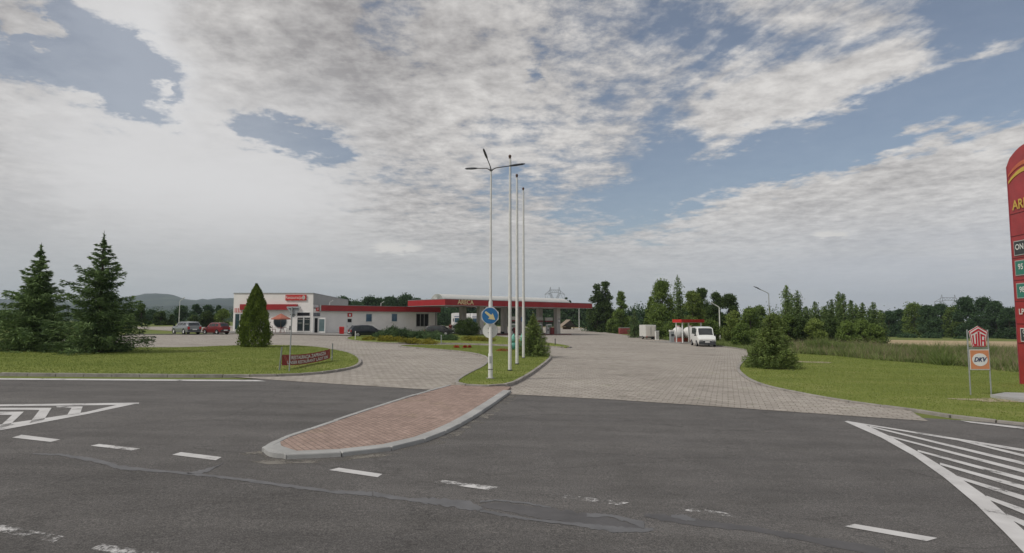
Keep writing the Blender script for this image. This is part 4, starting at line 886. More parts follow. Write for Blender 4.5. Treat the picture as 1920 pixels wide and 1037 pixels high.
# ------------------------------------------------------------------ long low building
t_end = on(819.5, 600, PC, LD)[0]; PL = PC + LD * .02
zfT = on(700, 574, PC + LN * .4, LD)[1]; low = thing('shop_building', 'long low white service building with continuous red roof band', 'building', (PC.x, PC.y, gz(PC.x))); rest_keep = rest
def lt(px, py=600): return on(px, py, PC, LD)[0]
def lz(px, py): return on(px, py, PC, LD)[1]
zb_, zt_ = 3.80, 4.62
mb = MB(); q = [PC, PC + LD * t_end, PC + LD * t_end - LN * 9, PC - LN * 9]
mb.add([(p.x, p.y, -.2) for p in q] + [(p.x, p.y, zb_ + .3) for p in q], [(0, 1, 5, 4), (1, 2, 6, 5), (2, 3, 7, 6), (3, 0, 4, 7), (4, 5, 6, 7)]); rest = low; rb(mb, 'wall', M_WALL, low)
PF = PC + LN * .0; tf0 = on(602, 578, PC + LN * .45, LD)[0]; tf1 = on(826, 580, PC + LN * .45, LD)[0]
mb = MB(); wallbox(mb, PC, LD, LN, tf0, tf1, zb_, zt_, -.3, .45); rb(mb, 'red_band', M_RFAS, low)
mb = MB(); wallbox(mb, PC, LD, LN, tf0 - .06, tf0 - .002, zb_ - .03, zt_ + .03, -.3, .48); wallbox(mb, PC, LD, LN, tf0, tf1, zt_, zt_ + .05, -.3, .48); wallbox(mb, PC, LD, LN, tf0, tf1, zb_ - .06, zb_ - .003, -.3, .42); rb(mb, 'band_trim', M_GALV, low)
mb = MB(); wallbox(mb, PC, LD, LN, .05, t_end - .05, zb_ + .301, zb_ + .5, -8.9, -.31); rb(mb, 'roof', M_CONC, low)
W1 = window(low, PC, LD, LN, 686, 696.8, 588.8, 603, M_GLASSB, sill=True); window(low, PC, LD, LN, 734.2, 744.2, 588.5, 602.5, M_GLASSB, sill=True)
window(low, PC, LD, LN, 780.5, 802.5, 589, 611.5, M_DARK, frame=M_WALLG, mull=(.33, .66), sill=True)
# service door, white with a small dark pane
def panel(name, px0, px1, py0, py1, m, n0=.0, n1=.05, parent=None, P=PC, D=LD, N=LN):
    pm = (px0 + px1) / 2; mb = MB(); wallbox(mb, P, D, N, on(px0, py0, P, D)[0], on(px1, py0, P, D)[0], on(pm, py1, P, D)[1], on(pm, py0, P, D)[1], n0, n1); return rb(mb, name, m, parent or low)
dr = panel('door', 649.8, 660.5, 597, 624.6, M_WHITE, 0, .06); panel('door_pane', 651.4, 658.8, 598, 604.3, M_DARK, .061, .07, dr); panel('handle', 650.6, 651.2, 611, 612.3, M_STEEL, .061, .1, dr)
sgn = panel('small_sign', 651.6, 660, 587, 594, M_BRED, .0, .08); panel('mark', 654, 657.5, 589, 592.5, M_WHITE, .081, .085, sgn)
s2 = panel('small_sign', 592.7, 598, 576.8, 583.6, M_BRED, .0, .1)
pm_ = PC + LD * lt(595.3) + LN * .101; mb = MB(); mb.text('P', .42, (pm_.x, pm_.y, lz(595.3, 580.2)), LD, UP); rb(mb, 'lettering', M_WHITE, s2)
panel('grey_sign', 587.6, 600, 586.4, 593, mat('grey_panel', (.14, .15, .17), .6, .5, 5), .0, .05)
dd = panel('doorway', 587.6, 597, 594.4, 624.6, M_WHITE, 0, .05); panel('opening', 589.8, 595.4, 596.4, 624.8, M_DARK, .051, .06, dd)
# open door leaf standing out from the doorway
P0 = PC + LD * lt(597) + LN * .05; DL = Vector((1, -.18, 0)).normalized(); NL = Vector((-.18, -1, 0)).normalized()
lf = panel('door_leaf', 597.2, 610.5, 595.6, 625.4, M_WHITE, 0, .05, low, P0, DL, NL); panel('leaf_glass', 599, 609, 598.4, 621.3, mat('leaf_glass', (.13, .19, .20), .15, .2, 1), .051, .056, lf, P0, DL, NL)
mb = MB(); p = PC + LD * lt(817) + LN * .06; mb.tube([(p.x, p.y, -.1), (p.x, p.y, 3.8)], .07, 8); rb(mb, 'downpipe', M_STEEL, low)
mb = MB()
for px, hh in ((629, .45), (726, .5)):
    p = PC + LD * lt(px) - LN * 2; mb.tube([(p.x, p.y, zb_ + .3), (p.x, p.y, zt_ + hh)], .05, 6); mb.tube([(p.x, p.y, zt_ + hh), (p.x + .5, p.y, zt_ + hh + .35)], .03, 6)
rb(mb, 'roof_vent', M_POLE, low)
rest = rest_keep
# terrace in front of both buildings
ter = [Vector((-41, 84.05, 0)), Vector((-41, 76.5, 0)), G(668, 629.5), PC + LD * lt(700) + LN * .1, PC + LN * .02 + LD * .3, PC]
raised('pavement', [Vector((p.x, p.y, 0)) for p in [ter[0], ter[1], Vector((-26, 75.6, 0)), Vector((-20.5, 75.5, 0)), Vector((-18.5, 80, 0)), PC + LD * 20 + LN * 1.6, PC + LD * 20 + LN * .03, PC + LN * .03, Vector((-41, 83.97, 0))]], M_CONC, .14)
kerb('kerb_terrace', [Vector((-41, 76.4, 0)), Vector((-26, 75.5, 0)), Vector((-20.4, 75.4, 0)), Vector((-18.4, 80, 0))], mat('kerb_dark', (.12, .11, .10), .9, .3, 3), .15, .145, 1.0)
# ------------------------------------------------------------------ filling station canopy
KC = Vector((-9.8, 86.0, 0)); KD = Vector((.718, .696, 0)).normalized(); KN = Vector((-KD.y, KD.x, 0)); LEN = 34.6; DEP = 9.6; KB, KT = 4.68, 5.55
can = thing('station_canopy', 'long red edged filling station canopy on white columns', 'canopy', (KC.x, KC.y, gz(KC.x))); CL = tuple(can.location)
def kp(a, b): return KC + KD * a + KN * b
def cb(mb, name, m, parent=None, **kw): return mb.build(name, m, parent or can, off=CL, **kw)
def kbox(mb, a0, a1, b0, b1, z0, z1, mi=0):
    q = [kp(a0, b0), kp(a1, b0), kp(a1, b1), kp(a0, b1)]
    return mb.add([(p.x, p.y, z0) for p in q] + [(p.x, p.y, z1) for p in q], [(3, 2, 1, 0), (4, 5, 6, 7), (0, 1, 5, 4), (1, 2, 6, 5), (2, 3, 7, 6), (3, 0, 4, 7)], mi)
mb = MB(); kbox(mb, 0, LEN, 0, .14, KB, KT); kbox(mb, 0, LEN, DEP - .14, DEP, KB, KT); kbox(mb, .0, .14, .142, DEP - .142, KB, KT); kbox(mb, LEN - .14, LEN, .142, DEP - .142, KB, KT); fas = cb(mb, 'fascia', M_RFAS)
mb = MB(); kbox(mb, .15, LEN - .15, .15, DEP - .15, KB + .06, KB + .35); cb(mb, 'ceiling', mat('canopy_ceiling', (.45, .44, .42), .7, .08, 2))
mb = MB(); kbox(mb, -.03, LEN + .03, -.03, .16, KT + .002, KT + .07); kbox(mb, -.03, .16, .162, DEP, KT + .002, KT + .07); kbox(mb, -.02, LEN + .02, -.02, .1, KB - .06, KB - .003); kbox(mb, -.02, .1, .102, DEP, KB - .06, KB - .003); cb(mb, 'trim', M_GALV)
mb = MB(); kbox(mb, .16, LEN - .16, .17, DEP - .16, KT - .35, KT - .1); cb(mb, 'roof', M_CONC)
ta_ = on(873, 566.5, KC, KD)[0]; c_ = kp(ta_, -.012); mb = MB(); mb.text('ARECA', .98, (c_.x, c_.y, on(873, 567, KC, KD)[1]), KD, UP, sx=1.0, depth=.02); cb(mb, 'lettering', M_CREAM, fas)
# barrel vault on the roof with a latticed gable
mb = MB(); VW = 1.5; VH = .92; a0, a1 = 1.2, 30.0; vs = []; nseg = 14
rows = [(a0, 1.0)] + [(a0 + (a1 - a0) * i / 10, 1.0) for i in range(1, 11)] + [(a1 + 1.2 * math.sin(t), math.cos(t)) for t in (.35, .7, 1.05, 1.35)]
for a, s in rows:
    for j in range(nseg + 1): t = PI * j / nseg; p = kp(a, 3.6 - VW * math.cos(t)); vs.append((p.x, p.y, KT - .1 + (VH + .1) * math.sin(t) * s))
fs = [(i * (nseg + 1) + j, i * (nseg + 1) + j + 1, (i + 1) * (nseg + 1) + j + 1, (i + 1) * (nseg + 1) + j) for i in range(len(rows) - 1) for j in range(nseg)]
mb.add(vs, fs); cb(mb, 'vault', mat('vault_sheet', (.60, .60, .57), .6, .06, 1), smooth=60)
mb = MB(); mb.add([vs[j] for j in range(nseg + 1)], [tuple(range(nseg + 1))]); cb(mb, 'vault_gable', mat('gable_panel', (.34, .36, .33), .6, .1, 3))
mb = MB()
for j in range(1, nseg): p0 = kp(a0 - .03, 3.6); v = vs[j]; mb.tube([(p0.x, p0.y, KT), (v[0] - .02, v[1] - .02, v[2])], .02, 4)
cb(mb, 'gable_ribs', M_WHITE)
for (a, b) in [(9.2, 2.7), (18.6, 2.7), (27.7, 2.7), (9.0, 6.9), (18.4, 6.9), (27.5, 6.9)]:
    p = kp(a, b); mb = MB(); mb.box((p.x, p.y, gz(p.x) - .1), (.92, .80, KB + .06 - gz(p.x) + .1), math.atan2(KD.y, KD.x)); mb.box((p.x, p.y, gz(p.x) + .1), (1.0, .88, .18), math.atan2(KD.y, KD.x)); cb(mb, 'column', mat('column_render', (.50, .48, .45), .85, .1, .7))
mb = MB()
for a in (2, 6, 13.5, 23, 31.5, 33.5): p = kp(a, .5); mb.tube([(p.x, p.y, KB + .06), (p.x, p.y, KB - .12)], .06, 6)
cb(mb, 'ceiling_spots', M_WHITE)
# pump islands
def isl(a0, a1, b0, b1):
    q = [kp(a0, b0), kp(a1, b0), kp(a1 + .5, (b0 + b1) / 2), kp(a1, b1), kp(a0, b1), kp(a0 - .5, (b0 + b1) / 2)]
    struct(MB().prism([(p.x, p.y, gz(p.x) - .05) for p in q], (0, 0, .20)), 'kerb_pump_island', M_DRED)
    q = [kp(a0 + .15, b0 + .12), kp(a1 - .1, b0 + .12), kp(a1 + .3, (b0 + b1) / 2), kp(a1 - .1, b1 - .12), kp(a0 + .15, b1 - .12)]
    struct(MB().prism([(p.x, p.y, gz(p.x) + .152) for p in q], (0, 0, .01)), 'pavement_pump_island', M_CONC)
isl(7.0, 30.5, 1.7, 3.7); isl(7.0, 30.5, 5.9, 7.9)
def pump(px, d, label, head=True):
    p = at(px, d, .16); t = thing('fuel_pump', label, 'fuel pump', p, math.atan2(KD.y, KD.x) - .3, 'fuel pumps under the canopy')
    mb = MB(); mb.box((0, 0, 0), (.95, .5, 1.75), top=.97); mb.box((0, 0, 0), (1.02, .56, .12)); mb.build('body', M_WHITE, t)
    MB().box((0, -.26, 1.15), (.8, .03, .42)).build('display', mat('pump_display', (.20, .26, .20), .3, .3, 4), t)
    mb = MB(); mb.box((-.30, -.27, .55), (.18, .06, .4)); mb.box((.30, -.27, .55), (.18, .06, .4)); mb.build('nozzle', M_BLACK, t)
    mb = MB(); mb.tube([(-.5, -.1, 1.4), (-.66, -.1, 1.0), (-.62, -.12, .4), (-.42, -.2, .5)], .025, 6); mb.tube([(.5, -.1, 1.4), (.66, -.1, 1.0), (.62, -.12, .4), (.42, -.2, .5)], .025, 6); mb.build('hose', M_BLACK, t, smooth=60)
    if head:
        h_ = MB(); h_.box((0, 0, 2.35), (1.5, .3, .55)); hd = h_.build('header', mat('header_panel', (.42, .42, .38), .5, .2, 3), t); MB().box((0, -.02, 2.12), (1.52, .34, .22)).build('header_band', M_DRED, hd)
        mb = MB(); mb.tube([(-.6, 0, 1.7), (-.6, 0, 2.4)], .04, 6); mb.tube([(.6, 0, 1.7), (.6, 0, 2.4)], .04, 6); mb.build('header_post', M_STEEL, t)
    return t
pump(1029, 104.5, 'white fuel pump with green display between the two right canopy columns'); pump(1010.5, 104, 'white fuel pump partly hidden behind the small spruce'); pump(962, 96.5, 'white fuel pump seen between the first two flagpoles')
def bin_(name, px, d, label, cat, col, w=.5, h=1.0, z=.16, lid=True, group=None):
    t = thing(name, label, cat, at(px, d, z), .3, group); mb = MB(); mb.box((0, 0, .05), (w, w * .9, h * .85), top=1.06); mb.box((0, 0, 0), (w * .8, w * .7, .06)); mb.build('body', col, t)
    if lid: mb = MB(); mb.box((0, 0, h * .85 + .055), (w * 1.14, w * 1.04, h * .12), top=.8); mb.build('lid', col, t)
    return t
bin_('bin', 1034.8, 103, 'dark red bin beside the white fuel pump', 'bin', M_DRED, .65, 1.15); bin_('bin', 966, 96, 'dark red bin just right of the first flagpole', 'bin', M_DRED, .55, 1.1)
bin_('bin', 942, 99, 'small black crate at the foot of a canopy column', 'crate', M_BLACK, .5, .35, lid=False)
bin_('litter_bin', 640.5, 80.5, 'bright red litter bin by the white service door', 'bin', M_BRED, .62, .95, .14)
for px, py, d, lab in ((1048.5, 602, 102.5, 'dark notice on the rightmost front canopy column'), (979, 599, 95.2, 'small blue notice on the middle canopy column')):
    t = thing('notice_board', lab, 'notice', at(px, d, 0) + Vector((0, 0, zat(py, d) - at(px, d).z))); MB().box((0, 0, -.35), (.28, .04, .75)).build('board', M_STEEL if px > 1000 else mat('notice_blue', (.03, .05, .14), .5), t); MB().box((0, -.025, -.25), (.2, .012, .5)).build('sheet', M_WALLG if px > 1000 else M_BLUE, t)
# ------------------------------------------------------------------ vehicles
def patch(mb, a, b, c, d, ins=.06, off=.012, mi=0):
    P = [Vector(p) for p in (a, b, c, d)]; ce = sum(P, Vector()) / 4; n = (P[2] - P[0]).cross(P[3] - P[1]).normalized()
    if n.dot(ce - Vector((0, 0, .6))) < 0: n = -n
    Q = [p + (ce - p).normalized() * min(ins * 1.4, (ce - p).length * .4) for p in P]
    return mb.add([q + n * off for q in Q] + [q + n * .0 for q in Q], [(0, 1, 2, 3), (0, 4, 5, 1), (1, 5, 6, 2), (2, 6, 7, 3), (3, 7, 4, 0)], mi)
def car(name, label, loc, rz, st, W, paint, wheels, wr, cat='car', group=None, cabin=(2, 5), side_split=(), lower=None, roofw=.80, plate=True, lights=None, roof_rails=False):
    """st: stations (x, bottom, belt, top, width factor), x from rear to front"""
    t = thing(name, label, cat, loc, rz, group); mb = MB(); vs = []; R = 11
    for (x, zb, zh, zt2, wf) in st:
        w = W / 2 * wf; cab = zt2 > zh + .12; rw = roofw if cab else .90
        row = [(w * .90, zb), (w, zb + (zh - zb) * .45), (w * .97, zh), (w * rw if cab else w * .82, zt2 - (.06 if cab else .03)), (w * (rw - .12) if cab else w * .5, zt2 - .012)]
        full = row + [(0, zt2)] + [(-a, b) for a, b in row[::-1]]; vs += [(x, a, b) for a, b in full]
    fs = [(i * R + j, i * R + j + 1, (i + 1) * R + j + 1, (i + 1) * R + j) for i in range(len(st) - 1) for j in range(R - 1)]
    fs += [(i * R, (i + 1) * R, (i + 1) * R + R - 1, i * R + R - 1) for i in range(len(st) - 1)]
    fs += [tuple(range(R)), tuple(range((len(st) - 1) * R, len(st) * R))[::-1]]
    mb.add(vs, fs); body = mb.build('body', paint, t, smooth=38)
    V = lambda i, j: Vector(vs[i * R + j])
    c0, c1 = cabin
    for s_, rows_ in (('side_window', (2, 3)), ('side_window', (8, 7))):
        for i in range(c0, c1):
            m = MB(); a, b, c, d = V(i, rows_[0]), V(i + 1, rows_[0]), V(i + 1, rows_[1]), V(i, rows_[1])
            patch(m, a + (d - a) * .08, b + (c - b) * .08, c - (c - b) * .06, d - (d - a) * .06, .05); m.build('side_window', M_CARGL, t)
    def screen(nm, ia, ib, f0, f1, sh=.10):
        m = MB(); n_ = 4; vs_ = []
        for f in (f0, f1):
            row = [V(ia, 3 + q).lerp(V(ib, 3 + q), f) for q in range(5)]; ce = row[2]
            row = [p + (Vector((p.x, 0, p.z)) - p) * sh for p in row]; vs_.append(row)
        nrm = (vs_[1][2] - vs_[0][2]).cross(Vector((0, 1, 0))).normalized(); nrm = nrm if nrm.z > 0 else -nrm
        m.add([p + nrm * .016 for r_ in vs_ for p in r_], [(i, i + 1, i + 6, i + 5) for i in range(4)]); m.add([p - nrm * .01 for r_ in vs_ for p in r_], [(i, i + 5, i + 6, i + 1) for i in range(4)])
        return m.build(nm, M_CARGL, t)
    screen('windscreen', c1, c1 + 1, .06, .92); screen('rear_window', c0, c0 - 1, .10, .92)
    for x in wheels:
        for s in (-1, 1):
            yy = s * (W / 2 - .09); wt = MB().tube([(x, yy - s * .09, wr), (x, yy + s * .075, wr)], wr, 18).build('wheel', M_BLACK, t, smooth=40)
            m = MB(); m.tube([(x, yy + s * .074, wr), (x, yy + s * .092, wr)], [wr * .66, wr * .6], 14)
            for k2 in range(5): a = k2 * 2 * PI / 5; m.tube([(x, yy + s * .095, wr), (x + math.cos(a) * wr * .55, yy + s * .098, wr + math.sin(a) * wr * .55)], .02, 4)
            m.build('rim', M_RIM, wt)
            MB().tube([(x, yy - s * .05, wr + .02), (x, yy + s * .093, wr + .02)], wr * 1.14, 18).build('wheel_arch', M_DARK, body)
            wt.location = (0, s * .012, 0)
    xr, xf = st[0][0], st[-1][0]; wrr = W / 2 * st[0][4]; wff = W / 2 * st[-1][4]
    zr_, zf_ = st[0][2], st[-1][2]
    for s in (-1, 1):
        MB().box((xr - .01, s * (wrr - .14), zr_ - (.34 if not lights else lights[0])), (.10, .22, .30 if not lights else lights[1])).build('tail_light', M_LAMPR, t)
        MB().box((xf - .03, s * (wff - .24), zf_ - .24), (.12, .40, .16), top=.9).build('headlight', M_LAMPW, t)
        m = MB(); xm = st[c1][0] + .25 * 0 + (st[c1 + 1][0] - st[c1][0]) * .6; m.box((xm, s * (W / 2 + .09), st[c1][2] - .02), (.12, .2, .15), top=.85); m.build('mirror', M_BLACK if not lower else paint, t)
    bz_, bh_ = (-.14, .36) if cat == 'van' else (.03, .20); m = MB(); m.box((xr - .02, 0, st[0][1] + bz_), (.14, W * .9 * st[0][4], bh_)); m.box((xf + .0, 0, st[-1][1] + bz_), (.16, W * .98 * st[-1][4], bh_)); m.build('bumper', lower or M_STEEL, t)
    if plate: m = MB(); m.box((xr - .10, 0, zr_ - .42), (.02, .5, .12)); m.box((xf + .09, 0, st[-1][1] + .10), (.02, .5, .12)); m.build('number_plate', M_WHITE, t)
    m = MB(); m.box((xf + .01, 0, zf_ - .26), (.10, W * .42, .12)); m.build('grille', M_BLACK, t)
    if roof_rails:
        for s in (-1, 1):
            z_ = st[c0][3]; m = MB(); m.tube([(st[c0][0] + .1, s * W * .36, z_ - .02), (st[c0][0] + .2, s * W * .36, z_ + .04), (st[c1][0] - .2, s * W * .36, z_ + .04), (st[c1][0] - .1, s * W * .36, z_ - .02)], .02, 5); m.build('roof_rail', M_GALV, t)
    return t
def rz_of(az): return PI / 2 - math.radians(az)
WAGON = [(-2.25, .36, .95, 1.0, .90), (-2.2, .30, 1.0, 1.02, .96), (-1.85, .24, 1.02, 1.42, 1.0), (-.95, .22, 1.0, 1.49, 1.0), (0.0, .22, .98, 1.50, 1.0), (.55, .22, .97, 1.44, 1.0), (1.3, .22, .95, .98, 1.0), (1.95, .26, .84, .86, .96), (2.25, .32, .70, .74, .84)]
M_GREYP = mat('car_grey_paint', (.25, .265, .28), .3, .05, 2, metal=.4, coat=.6); M_REDP = mat('car_red_paint', (.17, .018, .022), .4, .08, 2, coat=.4); M_BLUP = mat('car_darkblue_paint', (.012, .016, .026), .3, .1, 2, coat=.4); M_BLKP = mat('car_black_paint', (.014, .014, .017), .3, .1, 2, coat=.4)
M_VANP = mat('van_white_paint', (.74, .75, .73), .4, .04, 2, coat=.3)
def place_car(px, py, ddep=0): p = G(px, py, .03); return p + Vector((0, ddep, 0))
car('parked_car', 'silver grey estate car parked first from the left', place_car(340, 627, 1), rz_of(-51), WAGON, 1.74, M_GREYP, (-1.35, 1.38), .33, group='cars parked at the left kerb', roof_rails=True)
HATCH = [(-1.72, .34, .86, .92, .92), (-1.68, .30, .90, .94, .97), (-1.35, .24, .92, 1.38, 1.0), (-.75, .22, .90, 1.42, 1.0), (.05, .22, .88, 1.42, 1.0), (.40, .22, .87, 1.36, 1.0), (.95, .22, .86, .90, 1.0), (1.45, .26, .78, .80, .96), (1.70, .30, .64, .68, .88)]
car('parked_car', 'small dark red hatchback parked beside the grey estate car', place_car(397, 627, 1), rz_of(-62), HATCH, 1.46, M_REDP, (-1.12, 1.12), .28, group='cars parked at the left kerb')
HB2 = [(-2.0, .34, .95, 1.0, .92), (-1.95, .30, .98, 1.02, .97), (-1.6, .24, .98, 1.44, 1.0), (-.8, .22, .96, 1.50, 1.0), (.1, .22, .94, 1.50, 1.0), (.6, .22, .92, 1.42, 1.0), (1.3, .22, .90, .95, 1.0), (1.8, .26, .82, .85, .96), (2.0, .32, .68, .72, .88)]
car('parked_car', 'dark blue hatchback parked at the shrub bed by the low building', at(686, 73.5, .03), rz_of(60), HB2, 1.72, M_BLUP, (-1.25, 1.28), .32)
car('parked_car', 'black car behind the junipers at the end of the low building', at(824, 84.5, .03), rz_of(105), HB2, 1.72, M_BLKP, (-1.25, 1.28), .32)
car('parked_car', 'pale car with a white bonnet half hidden by the round bush', at(853, 93, .03), rz_of(-70), HB2, 1.7, mat('car_pale_paint', (.50, .51, .50), .3, .05, 2, coat=.5), (-1.25, 1.28), .32)
VAN = [(-2.45, .42, 1.18, 2.02, .93), (-2.40, .34, 1.2, 2.12, .98), (-1.5, .30, 1.2, 2.16, 1.0), (-.5, .30, 1.2, 2.17, 1.0), (.45, .30, 1.2, 2.15, 1.0), (1.15, .30, 1.18, 2.04, 1.0), (1.80, .30, 1.16, 1.22, .99), (2.2, .34, 1.0, 1.06, .96), (2.42, .38, .82, .88, .88)]
van = car('van', 'white passenger van with black bumper parked by the gas tanks', place_car(1327, 650, 1.6), rz_of(187), VAN, 2.0, M_VANP, (-1.45, 1.5), .33, 'van', cabin=(2, 5), roofw=.84, lights=(.5, .5))
# ------------------------------------------------------------------ lorries beyond the canopy
def truck(px, d, rz, label, cabm, lowm):
    t = thing('lorry', label, 'lorry', at(px, d), rz, 'lorries parked beyond the canopy')
    mb = MB(); mb.box((0, 0, .9), (2.3, 2.46, 2.1), top=.97); mb.box((-.15, 0, 3.0), (1.9, 2.3, .85), top=.85); cab_ = mb.build('cab', cabm, t)
    mb = MB(); mb.box((1.13, 0, 1.75), (.08, 2.2, .95), top=.98); mb.build('windscreen', M_GLASSB, t); MB().box((1.19, 0, 1.0), (.06, 2.2, .32)).build('grille', mat('truck_blue', (.10, .13, .24), .5), t)
    mb = MB(); mb.box((1.15, 0, .4), (.25, 2.4, .5)); mb.build('bumper', lowm, t); MB().box((.95, 0, 2.95), (.35, 2.3, .15)).build('sun_visor', mat('truck_blue', (.10, .13, .24), .5), t)
    for s in (-1, 1): MB().box((1.29, s * .95, .55), (.04, .4, .18)).build('headlight', M_LAMPW, t); MB().box((1.1, s * 1.38, 1.9), (.12, .2, .7)).build('mirror', M_BLACK, t)
    MB().box((-8, 0, 1.1), (13, 2.5, 2.75)).build('trailer', cabm, t); MB().box((-8, 0, .85), (13, 2.1, .25)).build('chassis', M_STEEL, t)
    for x in (.3, -3.2, -11, -12.2):
        for s in (-1, 1): MB().tube([(x, s * .95, .5), (x, s * 1.22, .5)], .5, 14).build('wheel', M_BLACK, t, smooth=40)
    return t
d1 = 132
truck(861, d1, rz_of(172), 'white lorry cab with blue stripes seen left of the canopy column', M_WHITE, M_WHITE); truck(893, d1 + 2, rz_of(165), 'white lorry with dark red lower cab seen between two canopy columns', M_WHITE, M_DRED)
# ------------------------------------------------------------------ box trailer
t = thing('box_trailer', 'white two wheeled box trailer parked on the forecourt', 'trailer', place_car(1214.5, 636), math.radians(8)); W_, L_ = 1.62, 2.6
MB().box((0, 0, .42), (W_, L_, 1.72)).build('box', mat('trailer_white', (.62, .62, .59), .5, .06, 1.5), t)
for s in (-1, 1): d_ = MB().box((s * .37, -L_ / 2 - .02, .50), (.70, .04, 1.5)).build('door', mat('trailer_door', (.60, .57, .52), .5, .05, 2), t); MB().tube([(s * .06, -L_ / 2 - .05, .6), (s * .06, -L_ / 2 - .05, 1.9)], .012, 5).build('handle', M_GALV, d_)
mb = MB(); mb.box((0, 0, .30), (W_ * .9, L_, .12)); mb.tube([(0, L_ / 2, .36), (0, L_ / 2 + 1.1, .38)], .04, 6); mb.build('chassis', M_STEEL, t)
for s in (-1, 1): wt = MB().tube([(s * .66, .1, .26), (s * .82, .1, .26)], .26, 16).build('wheel', M_BLACK, t, smooth=40); MB().tube([(s * .82, .1, .26), (s * .83, .1, .26)], .15, 12).build('rim', M_RIM, wt); MB().box((s * .65, -L_ / 2 - .03, .34), (.2, .04, .1)).build('tail_light', M_LAMPR, t)
mb = MB()
for s in (-1, 1): mb.box((s * .55, -L_ / 2 + .2, 0), (.08, .08, .42))
mb.build('support_leg', M_STEEL, t)
# red container and fence
t = thing('red_container', 'faded red steel box behind the white trailer', 'container', at(1170.5, 125), .05); mb = MB(); mb.box((0, 0, 0), (2.1, 1.6, 1.28)); mb.build('body', mat('faded_red', (.25, .06, .06), .7, .2, 2), t)
mb = MB(); [mb.box((-1.0 + i * .2, -.82, .06), (.06, .05, 1.16)) for i in range(11)]; mb.build('ribs', mat('faded_red', (.25, .06, .06)), t); MB().box((0, 0, 1.282), (2.16, 1.66, .06)).build('lid', M_WALLG, t)
t = thing('white_cabinet', 'narrow white cabinet right of the box trailer', 'cabinet', at(1232, 86), .1); MB().box((0, 0, 0), (.5, .4, 1.35)).build('body', M_WHITE, t); MB().box((0, 0, 1.352), (.58, .48, .07)).build('roof', M_GALV, t); MB().box((0, -.21, .2), (.4, .02, 1.0)).build('door', M_WALLG, t)
# ------------------------------------------------------------------ gas station
g0 = at(1278.7, 73.5); GD = math.atan2(3.4, 4.2)
gx = Vector((math.cos(GD), math.sin(GD), 0)); gy = Vector((-gx.y, gx.x, 0))
def gp(a, b): return g0 + gx * a + gy * b
zc = zat(604.7, 73.5); 
t = thing('gas_canopy', 'small flat red canopy on four white posts over the gas tanks', 'canopy', g0); GL = tuple(t.location)
def gbox(mb, a0, a1, b0, b1, z0, z1):
    q = [gp(a0, b0), gp(a1, b0), gp(a1, b1), gp(a0, b1)]; return mb.add([(p.x, p.y, z0) for p in q] + [(p.x, p.y, z1) for p in q], [(3, 2, 1, 0), (4, 5, 6, 7), (0, 1, 5, 4), (1, 2, 6, 5), (2, 3, 7, 6), (3, 0, 4, 7)])
mb = MB(); gbox(mb, 0, 5.0, 0, 1.35, zc, zc + .38); mb.build('roof', M_BRED, t, off=GL); mb = MB(); gbox(mb, .05, 4.95, .05, 1.3, zc - .03, zc - .003); mb.build('soffit', M_WHITE, t, off=GL)
for a, b in ((.45, .2), (.35, 1.05), (4.5, .2), (3.2, 1.15)): p = gp(a, b); MB().tube([(p.x, p.y, p.z - .05 if False else gz(p.x) - .05), (p.x, p.y, zc - .03)], .09, 8).build('post', M_WHITE, t, off=GL, smooth=50)
def tank(px, d, L, r, rz, label):
    t = thing('gas_tank', label, 'gas tank', at(px, d), rz, 'white gas tanks'); mb = MB(); n = 20; vs = []; pr = [(-L / 2, .02)] + [(-L / 2 + .35 * r * 2 * (1 - math.cos(a)), r * math.sin(a)) for a in (.35, .7, 1.05, 1.35, 1.57)]; pr += [(-x, q) for x, q in pr[::-1]]
    zc_ = r + .62; mb.tube([(x, 0, zc_) for x, q in pr], [q for x, q in pr], n); mb.build('vessel', M_WHITE, t, smooth=60)
    for x in (-L * .28, L * .28): mb = MB(); mb.box((x, 0, 0), (.35, r * 1.5, .62)); mb.build('saddle', mat('red_saddle', (.26, .05, .03), .7, .2, 3), t); mb = MB(); [mb.tube([(x, s * r * .7, .55), (x, s * r * .9, zc_)], .05, 6) for s in (-1, 1)]; mb.build('bracket', M_WHITE, t)
    mb = MB(); mb.tube([(0, 0, zc_ + r - .05), (0, 0, zc_ + r + .16)], .25, 14); mb.build('manhole', mat('pinkish_cap', (.55, .42, .42), .6), t); return t
tank(1272, 77.5, 2.3, .70, 1.2, 'white gas tank standing left under the small red canopy'); tank(1294.5, 78, 2.5, .72, .95, 'white gas tank half hidden behind the white van')
t = thing('gas_dispenser', 'grey white gas dispenser cabinet at the left end of the tanks', 'dispenser', at(1260, 74.5), .2); MB().box((0, 0, 0), (.5, .4, 1.45)).build('body', M_GALV, t); MB().box((0, -.21, .85), (.36, .02, .3)).build('display', M_STEEL, t); MB().box((0, 0, 1.452), (.6, .45, .18)).build('head', M_WHITE, t); MB().tube([(.26, -.1, 1.2), (.36, -.1, .8), (.3, -.12, .4)], .02, 5).build('hose', M_BLACK, t)
struct(MB().prism([(p.x, p.y, gz(p.x) - .03) for p in (gp(-1.3, -.6), gp(5.4, -.6), gp(5.4, 4.0), gp(-1.3, 4.0))], (0, 0, .13)), 'pavement_gas', M_CONC)
